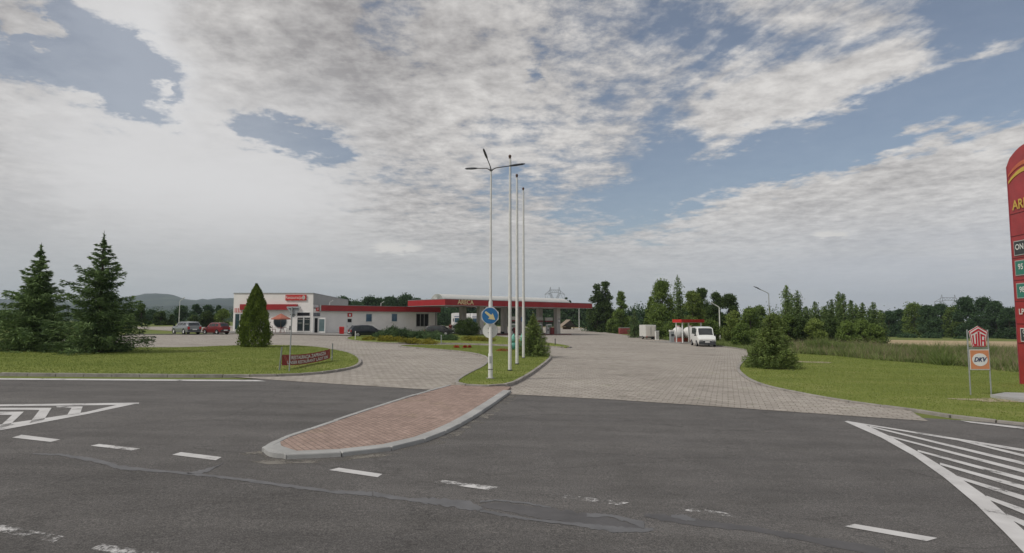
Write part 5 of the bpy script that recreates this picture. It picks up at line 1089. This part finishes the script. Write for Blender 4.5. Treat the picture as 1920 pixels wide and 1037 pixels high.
# ------------------------------------------------------------------ hut
t = thing('wooden_shelter', 'low wooden shelter with a steep dark roof beyond the canopy', 'shelter', at(1063, 178), .25); mb = MB()
mb.prism([(-2.2, -1.8, .9), (2.0, -1.8, .9), (.4, -1.8, 2.75)], (0, 3.6, 0)); mb.build('roof', mat('dark_shingle', (.035, .028, .022), .9, .3, 3), t)
MB().prism([(-2.4, -1.9, .72), (-2.2, -1.9, .9), (.45, -1.9, 2.95), (.45, -1.9, 2.75)], (0, 3.8, 0)).build('barge_board', mat('pale_board', (.25, .20, .15), .8), t)
for x in (-1.8, 1.6):
    for y in (-1.6, 1.6): MB().box((x, y, 0), (.18, .18, 1.0)).build('post', M_WOOD, t)
MB().box((0, 0, 0), (2.4, .8, .7)).build('bench_table', M_WOOD, t)
# ------------------------------------------------------------------ street lamps and flagpoles
P = base(919.6, 709.5, .12); t = thing('street_lamp', 'tall three armed street lamp with round signs at the front of the island', 'street lamp', P); H = zat(316.5, P.y) - P.z
mb = MB(); z1 = zat(664, P.y) - P.z; z2 = zat(575, P.y) - P.z
mb.tube([(0, 0, -.1), (0, 0, z1), (0, 0, z1 + .06), (0, 0, z2), (0, 0, z2 + .12), (0, 0, z2 + .3), (0, 0, H)], [.095, .092, .072, .067, .067, .052, .035], 14); mb.tube([(0, 0, z2 - .1), (0, 0, z2 + .22)], [.088, .08], 14); mb.build('pole', M_POLE, t, smooth=40)
mb = MB(); mb.tube([(0, 0, .36), (0, 0, .38)], .108, 14); mb.build('band', M_BLACK, t); MB().tube([(0, 0, -.05), (0, 0, .025)], .17, 16).build('foot', M_CONC, t); MB().box((0, -.092, .62), (.09, .02, .28)).build('access_hatch', M_GALV, t)
M_LUM = mat('luminaire_grey', (.05, .055, .065), .5, .1, 4); M_ARM = mat('arm_steel', (.10, .10, .105), .5, .1, 4)
def arm(tip, nm='arm'):
    tip = Vector(tip); d = Vector((tip.x, tip.y, 0)).normalized(); L = math.hypot(tip.x, tip.y)
    mb = MB(); mb.tube([(0, 0, H - .12), d * .07 + Vector((0, 0, H - .03)), d * .2 + Vector((0, 0, H + .04)), d * (L * .6) + Vector((0, 0, H + .04 + (tip.z) * .5))], [.03, .026, .022, .02], 8); a = mb.build('arm', M_ARM, t, smooth=50)
    mb = MB(); p0 = d * (L * .52) + Vector((0, 0, H + .04 + tip.z * .42)); p1 = d * L + Vector((0, 0, H + tip.z + .02)); m_ = p0.lerp(p1, .4)
    mb.tube([p0, p0.lerp(p1, .12), m_, p0.lerp(p1, .85), p1], [.022, .038, .05, .042, .015], 8); mb.build('luminaire', M_LUM, a, smooth=50)
arm((1.42, .1, .22)); arm((-1.12, .45, .10)); arm((-.22, -2.05, .22))
for i, (px, py, pt, lab) in enumerate([(956, 695, 291, 'nearest and tallest looking white flagpole right of the street lamp'), (969.3, 683, 327, 'middle white flagpole of the three'), (981.5, 671.5, 352, 'farthest white flagpole, rightmost of the three')]):
    P = base(px, py, .12); t = thing('flagpole', lab, 'flagpole', P, 0, 'white flagpoles on the island'); H_ = zat(pt, P.y) - P.z
    mb = MB(); mb.tube([(0, 0, -.02), (0, 0, H_ * .3), (0, 0, H_ - .12)], [.085, .075, .035], 12); mb.build('pole', M_POLE, t, smooth=50)
    MB().tube([(0, 0, -.05), (0, 0, .05)], .115, 14).build('foot', M_STEEL, t); mb = MB(); mb.ell((0, 0, H_ - .05), (.075, .075, .08), 10, 7); mb.tube([(0, 0, H_ - .16), (0, 0, H_ - .11)], .06, 8); mb.build('finial', mat('brown_knob', (.09, .05, .04), .5), t, smooth=60)
    mb = MB(); mb.tube([(.10, 0, .9), (.06, 0, H_ - .2)], .006, 4); mb.build('halyard', M_STEEL, t); MB().box((.085, 0, 1.05), (.02, .02, .14)).build('cleat', M_STEEL, t)
def slamp(px, d, p_elb, tip_px, tip_py, label, r=.06, colr=M_POLE):
    P = at(px, d); t = thing('street_lamp', label, 'street lamp', P); ze = zat(p_elb, d) - P.z; tx = (tip_px - px) / F * d; tz = zat(tip_py, d) - P.z
    MB().tube([(0, 0, -.1), (0, 0, ze * .6), (0, 0, ze)], [r * 1.3, r, r * .8], 8).build('pole', colr, t, smooth=50); a = MB().tube([(0, 0, ze - .02), (tx * .12, 0, ze + (tz - ze) * .2), (tx * .7, 0, ze + (tz - ze) * .72)], r * .75, 6).build('arm', colr, t, smooth=50)
    MB().tube([(tx * .55, 0, ze + (tz - ze) * .58), (tx * .75, 0, ze + (tz - ze) * .80), (tx, 0, tz)], [r * .8, r * 1.25, r * .5], 8).build('luminaire', mat('luminaire_pale', (.4, .4, .38), .5, .1, 4) if colr is M_POLE else M_LUM, a, smooth=50); return t
slamp(1350.3, 85, 577, 1334, 567, 'white curved street lamp rising behind the white van', .09); slamp(1141, 150, 584, 1131, 579, 'white curved street lamp between the trees and the canopy end', .10); slamp(335.5, 170, 565, 345, 557.5, 'thin white street lamp above the grey parked car', .10)
slamp(212, 150, 562, 206, 556, 'thin pale street lamp seen through the right bough of the tall spruce', .09); slamp(1086, 185, 576, 1092, 571, 'pale lamp pole seen under the right end of the canopy', .10); slamp(1444.8, 52, 551, 1417, 537, 'grey street lamp rising behind the right spruce', .045, M_GALV)
# ------------------------------------------------------------------ signs on the central lamp
P = base(919.6, 709.5, .12)
def disc(c, r, n, y0, y1, rot=0): return [(c[0] + r * math.cos(2 * PI * i / n + rot), y0, c[1] + r * math.sin(2 * PI * i / n + rot)) for i in range(n)]
zc1 = zat(592, P.y - .1); t = thing('direction_sign', 'blue round keep right sign with cream arrow on a pale octagon', 'traffic sign', (P.x - .02, P.y - .10, zc1))
MB().prism(disc((0, 0), .375, 8, 0, 0, PI / 8), (0, -.02, 0)).build('backing', mat('sign_rim', (.55, .57, .58), .5), t); MB().prism(disc((0, 0), .325, 40, -.021, 0), (0, -.006, 0)).build('disc', M_BLUE, t)
a = -math.radians(39); ar = [(-.25, -.04), (.02, -.055), (.02, -.15), (.27, 0), (.02, .15), (.02, .055), (-.25, .04)]
MB().prism([(x * math.cos(a) - y * math.sin(a), -.0275, x * math.sin(a) + y * math.cos(a)) for x, y in ar], (0, -.005, 0)).build('arrow', mat('arrow_cream', (.58, .50, .27), .5, .05), t); MB().box((0, .03, -.15), (.05, .06, .3)).build('clamp', M_GALV, t)
zc2 = zat(619.8, P.y + .12); t = thing('round_sign', 'pale back of a round traffic sign behind the street lamp pole', 'traffic sign', (P.x - .02, P.y + .10, zc2)); MB().prism(disc((0, 0), .31, 32, 0, 0), (0, .02, 0)).build('disc', mat('sign_back', (.68, .69, .66), .5, .1, 3), t)
mb = MB(); mb.tube([(p[0], .03, p[2]) for p in disc((0, 0), .305, 33, 0, 0)] + [(.305, .03, 0)], .014, 5, cap=False); mb.build('rim', M_STEEL, t); MB().box((.0, -.02, .08), (.2, .03, .03)).build('clamp', M_GALV, t); MB().box((0, -.02, -.1), (.2, .03, .03)).build('clamp', M_GALV, t)
# give way sign seen from behind
P = base(542.3, 696, .11); t = thing('give_way_sign', 'grey back of a triangular sign on a thin pole by the banner', 'traffic sign', P); H_ = zat(576, P.y) - P.z; MB().tube([(0, 0, -.1), (.05, 0, H_)], .03, 8).build('pole', M_GALV, t, smooth=50)
zt3 = zat(574.8, P.y + .1) - P.z; zb3 = zat(594.8, P.y + .1) - P.z; mb = MB(); tri = [(-.22, zt3 - .03), (-.19, zt3), (.39, zt3), (.42, zt3 - .03), (.12, zb3), (.08, zb3)]
mb.prism([(x, .05, z) for x, z in tri], (0, .02, 0)); mb.build('plate', mat('sign_back_grey', (.40, .42, .43), .45, .15, 3, metal=.3), t); MB().box((.10, .025, zt3 - .10), (.42, .05, .025)).build('clamp', M_STEEL, t); MB().box((.06, .025, zb3 + .10), (.2, .05, .025)).build('clamp', M_STEEL, t)
# ------------------------------------------------------------------ banner
A = base(523.5, 694, .11); B = base(622, 675.5, .11); t = thing('banner', 'red advertising banner with white lettering strung between two thin posts', 'banner', A)
dB = (B - A); L_ = dB.length; u = Vector((dB.x, dB.y, 0)).normalized(); zb0 = zat(686, A.y); zt0 = zat(665.8, A.y); zb1 = zat(671.8, B.y - .3); zt1 = zat(654.4, B.y - .3); nrm = Vector((u.y, -u.x, 0))
if nrm.y > 0: nrm = -nrm
s0, s1 = on(528.8, 675, A, u)[0], on(618.6, 663, A, u)[0]
def bpnt(f, g, off=0.0): sag = -.10 * math.sin(PI * f) ; return A + u * (s0 + (s1 - s0) * f) + Vector((0, 0, 0)) + nrm * (off + .03 * math.sin(f * 9)) + Vector((0, 0, (zb0 + (zb1 - zb0) * f) * (1 - g) + (zt0 + (zt1 - zt0) * f) * g + sag - A.z))
mb = MB(); n = 24; vs = [bpnt(i / n, g) - A for i in range(n + 1) for g in (0, 1)]; vs2 = [v - nrm * .006 for v in vs]; m_ = len(vs)
fs = []
for i in range(n): a = i * 2; fs += [(a, a + 2, a + 3, a + 1), (m_ + a, m_ + a + 1, m_ + a + 3, m_ + a + 2)]
mb.add(vs + vs2, fs); cl = mb.build('cloth', mat('banner_red', (.27, .035, .03), .7, .15, 2), t, smooth=60)
def btext(body, size, f0, f1, g):
    m = MB(); m.text(body, size, (0, 0, 0), (1, 0, 0), (0, 1, 0), depth=0); xs_ = [v[0] for v in m.v]; x0_, x1_ = min(xs_), max(xs_)
    m.v = [tuple(bpnt(f0 + (f1 - f0) * (v[0] - x0_) / (x1_ - x0_), g + v[1] / .52, .012) - A) for v in m.v]; return m
btext('RESTAURACJA ZAPRASZA', .25, .15, .88, .70).build('lettering', M_WHITE, cl, flip=False); btext('UNSER RESTAURANT LÄDT EIN', .22, .08, .93, .24).build('lettering', M_WHITE, cl, flip=False)
for f0, f1 in ((.01, .10), (.03, .13), (.88, .98)):
    m = MB(); m.add([bpnt(f0, .95, .011) - A, bpnt(f0 + .012, .95, .011) - A, bpnt(f1, .05, .011) - A, bpnt(f1 - .012, .05, .011) - A] if f0 < .5 else [bpnt(f0, .05, .011) - A, bpnt(f0 + .012, .05, .011) - A, bpnt(f1, .95, .011) - A, bpnt(f1 - .012, .95, .011) - A], [(0, 1, 2, 3)]); m.build('stripe', mat('banner_pink', (.45, .14, .11), .7), cl, flip=False)
for Q, pt, lean in ((A, 651, .09), (B, 643.8, .03)): q = Q - A; h_ = zat(pt, Q.y) - Q.z; MB().tube([(q.x, q.y, q.z - .1), (q.x + lean, q.y, q.z + h_)], .035, 8).build('post', mat('post_grey', (.22, .24, .24), .6, .3, 4), t, smooth=50)
mb = MB()
for f, g, Q, ff in ((0, .95, A, .8), (0, .05, A, .25), (1, .95, B, .75), (1, .05, B, .2)): h_ = zat(651 if Q is A else 643.8, Q.y) - Q.z; mb.tube([bpnt(f, g) - A, (Q - A) + Vector((0.05, 0, h_ * ff))], .006, 4)
mb.build('cord', M_WHITE, t)
# small marker posts
for px, py, h_, c, lab in ((666.2, 637, .85, M_WHITE, 'white marker post at the left tip of the shrub bed'), (827.3, 643.5, .75, M_GALV, 'short pale post in front of the junipers'), (858.7, 628, .72, mat('post_cream', (.5, .46, .32), .6), 'cream marker post below the round bush left side'), (1041, 647, .62, M_STEEL, 'short dark post on the right tip of the shrub bed')):
    P = base(px, py, .1); t = thing('marker_post', lab, 'post', P, 0, 'short posts on the shrub bed'); MB().tube([(0, 0, -.05), (0, 0, h_)], .045, 8).build('post', c, t, smooth=50); MB().tube([(0, 0, h_), (0, 0, h_ + .05)], [.05, .02], 8).build('cap', c, t)
# ------------------------------------------------------------------ fuel card sign
P = Vector((17.44, 22.3, gz(17.4))); Q = Vector((18.02, 22.1, gz(18))); t = thing('card_sign', 'two stacked fuel card panels reading UTA and DKV on two thin posts', 'sign', at(1839.5, 22.2), 0); w_ = (Q - P).length; d_ = P.y
tz = lambda py: zat(py, d_) - t.location.z
w_ = 38.0 / F * d_
for s in (-1, 1): MB().tube([(s * w_ / 2, 0, -.15), (s * w_ / 2, 0, tz(618))], .024, 8).build('post', M_GALV, t, smooth=50)
mb = MB(); [mb.box((0, .0, tz(y)), (w_, .02, .02)) for y in (651.8, 653.4, 693.5)]; mb.build('crossbar', M_GALV, t)
pw = w_ / 2 - .025; sc = pw / 18.4
def pent(k_, y0): return [((x - 1839) * sc * k_, y0, tz(633) + ((633 - y) * sc * 1.02) * k_) for x, y in ((1821, 621), (1839, 611), (1857, 621), (1851.5, 650), (1826.5, 650))]
up_ = MB().prism(pent(1.0, -.02), (0, -.02, 0)).build('upper_panel', M_WHITE, t); MB().prism(pent(.985, -.043), (0, -.004, 0)).build('red_edge', mat('card_red', (.50, .02, .04), .4), up_); MB().prism(pent(.90, -.049), (0, -.003, 0)).build('white_field', M_WHITE, up_)
MR = MATS['card_red']; zb_u = tz(648.5); zm_u = tz(627); 
mb = MB(); S_ = lambda x, y: ((x - 1839) * sc, -.055, tz(633) + (633 - y) * sc * 1.02)
def poly2(l): mb.prism([S_(*p) for p in l], (0, -.004, 0))
poly2([(1824.5, 624), (1839, 615.5), (1839, 619.6), (1825.2, 627.2)]); poly2([(1839.05, 615.5), (1853.5, 624), (1852.8, 627.2), (1839.05, 619.6)]); poly2([(1837.2, 621.5), (1840.8, 621.5), (1840.8, 648), (1837.2, 648)])
poly2([(1826.2, 629), (1829.2, 627.8), (1830, 644), (1827.6, 645)]); poly2([(1827.7, 645.1), (1830, 644.1), (1832.8, 645), (1832.6, 648), (1829, 648)]); poly2([(1832.6, 626.4), (1835.6, 625), (1835.6, 648), (1832.9, 648)])
poly2([(1842.4, 625), (1845.2, 626.3), (1844.8, 648), (1842.4, 648)]); poly2([(1845.3, 626.4), (1851.8, 629.2), (1851.6, 632), (1845.2, 630)]); poly2([(1849.2, 632.2), (1851.5, 632.4), (1850.3, 648), (1847.8, 648)]); poly2([(1845, 637.5), (1848.8, 637.5), (1848.7, 640), (1845, 640)])
mb.build('lettering', MR, up_)
lo_ = MB().box((0, -.03, tz(692.6)), (pw * 2, .02, tz(655) - tz(692.6))).build('lower_panel', M_WHITE, t); MB().box((0, -.043, tz(691.4)), (pw * 1.93, .005, tz(656.4) - tz(691.4))).build('orange_field', mat('card_orange', (.62, .25, .12), .5, .06), lo_)
zo = tz(674); MB().prism([(pw * .80 * math.cos(a), -.047, zo + pw * .66 * math.sin(a)) for a in np.linspace(0, 2 * PI, 37)[:-1]], (0, -.003, 0)).build('oval', M_WHITE, lo_)
mb = MB(); mb.text('DKV', .235, (-.02, -.053, zo), (1, 0, 0), (0, 0, 1), shear=.35, sx=.92); mb.text('DKV', .235, (-.012, -.0535, zo), (1, 0, 0), (0, 0, 1), shear=.35, sx=.92); mb.build('lettering', mat('card_navy', (.02, .03, .11), .4), lo_)
# ------------------------------------------------------------------ price totem at the right edge
az_t = math.radians(10); TD = Vector((-math.sin(az_t), -math.cos(az_t), 0)); far_ = G(1913, 722); TN = Vector((-math.cos(az_t), math.sin(az_t), 0))
t = thing('price_totem', 'tall red fuel price pylon with rounded top at the right edge of the picture', 'price sign', far_); WT = 2.8; TH = .42
bz = far_.z
def tp_(a, z, n=0.0): p = TD * a + TN * n; return (p.x, p.y, z)
def th_(px, py, a=0): 
    d = far_.y + TD.y * a; return zat(py, d) - bz
ztop = th_(0, 312); arc = []
for i in range(13): f = i / 12; arc.append((WT * f, ztop + .70 * math.sin(PI * (.04 + .92 * f)) ** .8 if 0 < f < 1 else ztop))
out = [(0, .02), (WT, .02)] + [(a, z) for a, z in arc[::-1]]
mb = MB(); mb.prism([tp_(a, z, 0) for a, z in out], -TN * TH); mb.build('body', mat('totem_red', (.36, .028, .030), .45, .18, 1.2, coat=.2), t)
MB().prism([tp_(a, -.1, 0) for a in (.35, .75)] + [tp_(a, .25, 0) for a in (.75, .35)], -TN * TH * .8).build('foot', M_STEEL, t); MB().prism([tp_(a, -.1, 0) for a in (1.85, 2.25)] + [tp_(a, .25, 0) for a in (2.25, 1.85)], -TN * TH * .8).build('foot', M_STEEL, t)
mb = MB()
for y in (404, 445, 486, 527, 566, 608, 644): z = th_(0, y); mb.prism([tp_(.0, z, .0), tp_(WT, z, .0), tp_(WT, z + .035, .0), tp_(.0, z + .035, .0)], TN * .012)
mb.build('seam', mat('seam_dark', (.13, .014, .016), .6), t)
def tbox(name, a0, a1, y0, y1, m, n0=.014, n1=.04, parent=None):
    z0, z1 = th_(0, y1), th_(0, y0); return MB().prism([tp_(a0, z0, n0), tp_(a1, z0, n0), tp_(a1, z1, n0), tp_(a0, z1, n0)], TN * (n1 - n0)).build(name, m, parent or t)
def ttext(s, size, a, y, m, n=.05, parent=None, al='LEFT', sx=1): mb = MB(); mb.text(s, size, tp_(a, th_(0, y), n), TD, UP, align=al, sx=sx); return mb.build('lettering', m, parent or t)
ttext('ARECA', .62, .32, 389, M_YEL, sx=.92)
for y0_, c in ((330, M_YEL), (318, mat('totem_orange', (.55, .13, .06), .5))):
    mb = MB(); pts = [(.10 + 2.3 * i / 14, y0_ + 14 - 16 * math.sin(PI * min(1, i / 14 * 1.0)) ** .8) for i in range(15)]
    for (a, y), (a2, y2) in zip(pts, pts[1:]): w2 = .05 + .05 * math.sin(PI * a / 2.5); mb.prism([tp_(a, th_(0, y) - w2, .014), tp_(a2, th_(0, y2) - w2, .014), tp_(a2, th_(0, y2) + w2, .014), tp_(a, th_(0, y) + w2, .014)], TN * .01)
    mb.build('swoosh', c, t)
M_GRN = mat('price_green', (.035, .20, .15), .5)
for y0_, y1_, m_, s, inset in ((454, 481, M_STEEL, 'ON', 0), (490, 518, M_GRN, '95', 0), (532, 560, M_GRN, '98', 0)):
    fr_ = tbox('price_board', .22, 1.02, y0_, y1_, M_WALLG); tbox('board_face', .26, .98, y0_ + 1.6, y1_ - 1.6, m_, .041, .046, fr_); ttext(s, .36, .62, (y0_ + y1_) / 2 - 1.5, M_WHITE, .052, fr_, 'CENTER'); 
pass
ttext('LPG', .36, .30, 585, M_WHITE); fr_ = tbox('price_board', .30, 1.1, 615, 640, M_WHITE); tbox('board_face', .34, 1.06, 616.5, 638.5, M_STEEL, .041, .046, fr_); ttext('ON', .28, .70, 622, M_WHITE, .052, fr_, 'CENTER'); ttext('TIR', .26, .70, 633, M_WHITE, .052, fr_, 'CENTER')
tbox('edge_strip', -.02, .03, 313, 722, mat('totem_edge', (.30, .06, .08), .5), .001, .013)
# concrete plinth and bare sandy patch below it
pl = [G(1857, 748), G(1885, 743), G(1960, 745), G(2030, 765), G(1960, 764)]
t = tag(MB().prism([(p.x, p.y, gz(p.x) - .02) for p in pl], (0, 0, .17)).build('concrete_plinth', M_KERB2), 'pale concrete plinth edge in the grass below the red price pylon', 'plinth')
mb = MB(); c_ = G(1880, 754); ring = [c_ + Vector((math.cos(a) * (1.5 + .35 * math.sin(3 * a)) - .1, math.sin(a) * (.50 + .12 * math.sin(5 * a)), 0)) for a in np.linspace(0, 2 * PI, 25)[:-1]]
mb.add([(p.x, p.y, gz(p.x) + .062) for p in ring], [tuple(range(24))]); M_SAND = paintmat('sandy_soil', .18, 5); M_SAND.node_tree.links.remove(M_SAND.node_tree.nodes['Principled BSDF'].inputs['Base Color'].links[0]); M_SAND.node_tree.nodes['Principled BSDF'].inputs['Base Color'].default_value = (.36, .31, .20, 1); struct(mb, 'sand_patch', M_SAND, flip=False)
mb = MB(); c_ = G(1520, 680.5); ring = [c_ + Vector((math.cos(a) * (1.5 + .2 * math.sin(3 * a)), math.sin(a) * (.9 + .2 * math.sin(4 * a)), 0)) for a in np.linspace(0, 2 * PI, 25)[:-1]]
mb.add([(p.x, p.y, gz(p.x) + .062) for p in ring], [tuple(range(24))]); struct(mb, 'soil_patch', M_SAND, flip=False)
# ------------------------------------------------------------------ terrace furniture and people
P = at(526, 79.2, .14); t = thing('parasol', 'terracotta square parasol in front of the round window', 'parasol', P); H_ = 2.6
MB().tube([(0, 0, 0), (0, 0, H_)], .03, 8).build('pole', M_WOOD, t); mb = MB(); n = 8; vs = [(0, 0, H_ + .02)] + [(1.25 * math.cos(2 * PI * i / n + .3), 1.25 * math.sin(2 * PI * i / n + .3), H_ - .68) for i in range(n)] + [(1.25 * math.cos(2 * PI * i / n + .3), 1.25 * math.sin(2 * PI * i / n + .3), H_ - .80) for i in range(n)]
mb.add(vs, [(0, 1 + i, 1 + (i + 1) % n) for i in range(n)] + [(1 + i, 1 + (i + 1) % n, 9 + (i + 1) % n, 9 + i) for i in range(n)]); mb.build('canopy', M_SHADE, t)
mb = MB(); [mb.tube([(0, 0, H_ - .5), (.8 * math.cos(2 * PI * i / n + .3), .8 * math.sin(2 * PI * i / n + .3), H_ - .46)], .012, 4) for i in range(n)]; mb.build('ribs', M_WOOD, t)
t = thing('table', 'dark red round garden table under the parasol', 'table', P + Vector((.25, -.1, 0))); MB().tube([(0, 0, .70), (0, 0, .74)], .58, 20).build('table_top', M_DRED, t)
for a in range(4): MB().tube([(.12 * math.cos(a * PI / 2), .12 * math.sin(a * PI / 2), .7), (.4 * math.cos(a * PI / 2), .4 * math.sin(a * PI / 2), 0)], .03, 6).build('leg', M_DRED, t)
def chair(px, d, rz, m, label):
    t = thing('garden_chair', label, 'chair', at(px, d, .14), rz); MB().box((0, 0, .42), (.46, .46, .05)).build('seat', m, t); mb = MB(); mb.box((0, .23, .47), (.46, .04, .5)); mb.build('backrest', m, t)
    for x in (-.2, .2):
        for y in (-.2, .2): MB().box((x, y, 0), (.04, .04, .42)).build('leg', m, t)
        MB().box((x * 1.1, 0, .62), (.04, .44, .04)).build('armrest', m, t)
    return t
chair(513.5, 79, 1.9, M_DRED, 'dark red garden chair left of the table under the parasol'); chair(541, 79, -1.7, M_STEEL, 'dark garden chair right of the table behind the sign pole')
# person in a red top by the pale car
def skin(name, verts, edges, rad, m, parent, sub=1):
    me = bpy.data.meshes.new(name); me.from_pydata(verts, edges, []); me.materials.append(m); o = bpy.data.objects.new(name, me); C.objects.link(o); o.parent = parent
    o.modifiers.new('skin', 'SKIN'); sv = me.skin_vertices[0].data
    for i, r in enumerate(rad): sv[i].radius = (r, r) if not isinstance(r, tuple) else r
    sv[0].use_root = True; s = o.modifiers.new('sub', 'SUBSURF'); s.levels = sub; s.render_levels = sub; s_ = [setattr(p, 'use_smooth', True) for p in me.polygons]; return o
t = thing('person', 'person in a dark red top and dark trousers standing by the pale car', 'person', at(844.5, 88, .1), math.radians(200))
sk = mat('skin', (.38, .22, .16), .6, .05)
V_ = [(0, 0, .93), (0, 0, 1.15), (0, 0, 1.40), (0, 0, 1.52), (0, 0, 1.64), (.19, 0, 1.40), (.23, .02, 1.14), (.22, .08, .90), (-.19, 0, 1.40), (-.24, .0, 1.14), (-.20, .10, .92), (.10, 0, .88), (.12, .02, .48), (.12, -.01, .08), (.12, .14, .04), (-.10, 0, .88), (-.13, -.03, .48), (-.13, -.06, .08), (-.13, .09, .04), (0, .02, 1.70),
      (.22, .11, .82), (.24, .13, .80), (.20, .13, .79), (-.20, .13, .84), (-.22, .15, .82), (-.18, .15, .81)]
E_ = [(0, 1), (1, 2), (2, 3), (3, 4), (2, 5), (5, 6), (6, 7), (2, 8), (8, 9), (9, 10), (0, 11), (11, 12), (12, 13), (13, 14), (0, 15), (15, 16), (16, 17), (17, 18), (4, 19), (7, 20), (7, 21), (7, 22), (10, 23), (10, 24), (10, 25)]
R_ = [(.15, .11), (.13, .10), (.15, .10), .055, (.085, .095), .06, .042, .03, .06, .042, .03, .085, .06, .04, .035, .085, .06, .04, .035, .07, .012, .012, .012, .012, .012, .012]
skin('body', V_, E_, R_, sk, t)
skin('shirt', [(0, 0, .95), (0, 0, 1.15), (0, 0, 1.42), (.19, 0, 1.41), (.235, .01, 1.12), (-.19, 0, 1.41), (-.24, 0, 1.12)], [(0, 1), (1, 2), (2, 3), (3, 4), (2, 5), (5, 6)], [(.175, .135), (.155, .125), (.17, .12), .08, .06, .08, .06], mat('shirt_red', (.15, .018, .022), .8), t)
skin('trousers', [(0, 0, .95), (.10, 0, .86), (.12, .02, .48), (.12, -.01, .10), (-.10, 0, .86), (-.13, -.03, .48), (-.13, -.06, .10)], [(0, 1), (1, 2), (2, 3), (0, 4), (4, 5), (5, 6)], [(.17, .13), .105, .08, .06, .105, .08, .06], mat('trousers_dark', (.02, .02, .025), .8), t)
mb = MB(); mb.ell((0, -.015, 1.70), (.10, .115, .11), 12, 8); mb.build('hair', mat('hair_dark', (.03, .02, .015), .8), t, smooth=60)
mb = MB(); mb.box((0, .115, 1.64), (.025, .03, .045), top=.5); mb.build('nose', sk, t)
# turquoise garden figures behind the flagpoles
def figure(px, d, h, label, rz):
    t = thing('garden_figure', label, 'garden figure', at(px, d, .12), rz, 'turquoise garden figures behind the flagpoles')
    MB().ell((0, 0, .24 * h), (.19 * h, .17 * h, .24 * h), 14, 9).build('base_ball', M_TEAL, t, smooth=60)
    MB().tube([(-.02, 0, .42 * h), (-.08, 0, .55 * h), (-.06, .0, .72 * h), (.0, 0, .88 * h), (.03, 0, 1.0 * h)], [.08 * h, .17 * h, .14 * h, .08 * h, .015], 12).build('figure', mat('turquoise_light', (.17, .45, .36), .5, .3, 4), t, smooth=60)
    MB().tube([(.1 * h, 0, .78 * h), (.17 * h, 0, .66 * h), (.15 * h, 0, .5 * h)], [.02 * h, .06 * h, .05 * h], 8).build('arm', MATS['turquoise_light'], t, smooth=60); return t
figure(963, 47.5, 1.3, 'turquoise garden figure on a ball between the first two flagpoles', 0); figure(978.5, 50, 1.25, 'turquoise garden figure half hidden by the farthest flagpole', 2)
# ------------------------------------------------------------------ power pylons
def pylon(px, d, wpx, ptop, label, arm_h):
    P = at(px, d); H_ = zat(ptop, d) - P.z; w = wpx / F * d; t = thing('power_pylon', label, 'pylon', P, 0, 'steel power pylons on the skyline'); m = MB(); g = mat('pylon_steel', (.13, .14, .15), .7, .1, 1); r = .10 * d / 500 + .05
    z1 = H_ - arm_h; zt_2 = H_ - arm_h * .25; hw = w / 2
    body = [(-w * .10, z1 * .55), (-w * .14, 0)]; T = lambda a, b, q=1: m.tube([(a[0], 0, a[1]), (b[0], 0, b[1])], r * q, 4)
    for s in (-1, 1):
        for y_ in (-1, 1): m.tube([(s * w * .16, y_ * w * .13, 0), (s * w * .05, y_ * w * .05, z1 * .6), (s * w * .02, 0, z1 * .95)], r, 4)
        T((s * w * .02, z1 * .95), (s * w * .22, H_ - arm_h * .45)); T((s * w * .10, z1 * .98), (s * w * .30, H_ - arm_h * .45)); T((s * w * .02, z1 * .95), (s * w * .10, z1 * .98)); T((s * w * .30, H_ - arm_h * .45), (s * w * .22, H_)); T((s * w * .20, H_ - arm_h * .45), (s * w * .22, H_))
        T((s * w * .20, H_ - arm_h * .45), (s * hw, H_ - arm_h * .55)); T((s * w * .22, H_ - arm_h * .22), (s * hw, H_ - arm_h * .55)); T((s * hw, H_ - arm_h * .55), (s * hw * .9, H_ - arm_h * .98), .7); T((s * hw * .9, H_ - arm_h * .98), (s * w * .30, H_ - arm_h * .5), .5)
        for k2 in range(4): f = k2 / 4; T((s * w * (.02 + .2 * f), z1 * .95 + (H_ - arm_h * .45 - z1 * .95) * f), (s * w * (.10 + .2 * (f + .25)), z1 * .98 + (H_ - arm_h * .45 - z1 * .98) * (f + .25)), .6)
    T((-w * .22, H_ - arm_h * .22), (w * .22, H_ - arm_h * .22)); T((-w * .22, H_ - arm_h * .42), (w * .22, H_ - arm_h * .42)); T((-w * .18, H_ - arm_h * .45), (0, z1), .6); T((w * .18, H_ - arm_h * .45), (0, z1), .6)
    for k2 in range(8): a = -w * .22 + w * .44 * k2 / 8; T((a, H_ - arm_h * (.22 if k2 % 2 else .42)), (a + w * .055, H_ - arm_h * (.42 if k2 % 2 else .22)), .6)
    for k2 in range(7):
        f0, f1 = k2 / 7, (k2 + 1) / 7; T((-w * (.16 - .12 * f0), z1 * .9 * f0), (w * (.16 - .12 * f1), z1 * .9 * f1), .6); T((w * (.16 - .12 * f0), z1 * .9 * f0), (-w * (.16 - .12 * f1), z1 * .9 * f1), .6)
    m.build('lattice', g, t, flip=False); return t
pylon(1040.5, 600, 37, 538, 'grey steel pylon showing above the canopy vault', 14); pylon(1781, 560, 54, 552.5, 'grey steel pylon behind the far wood on the right', 13)
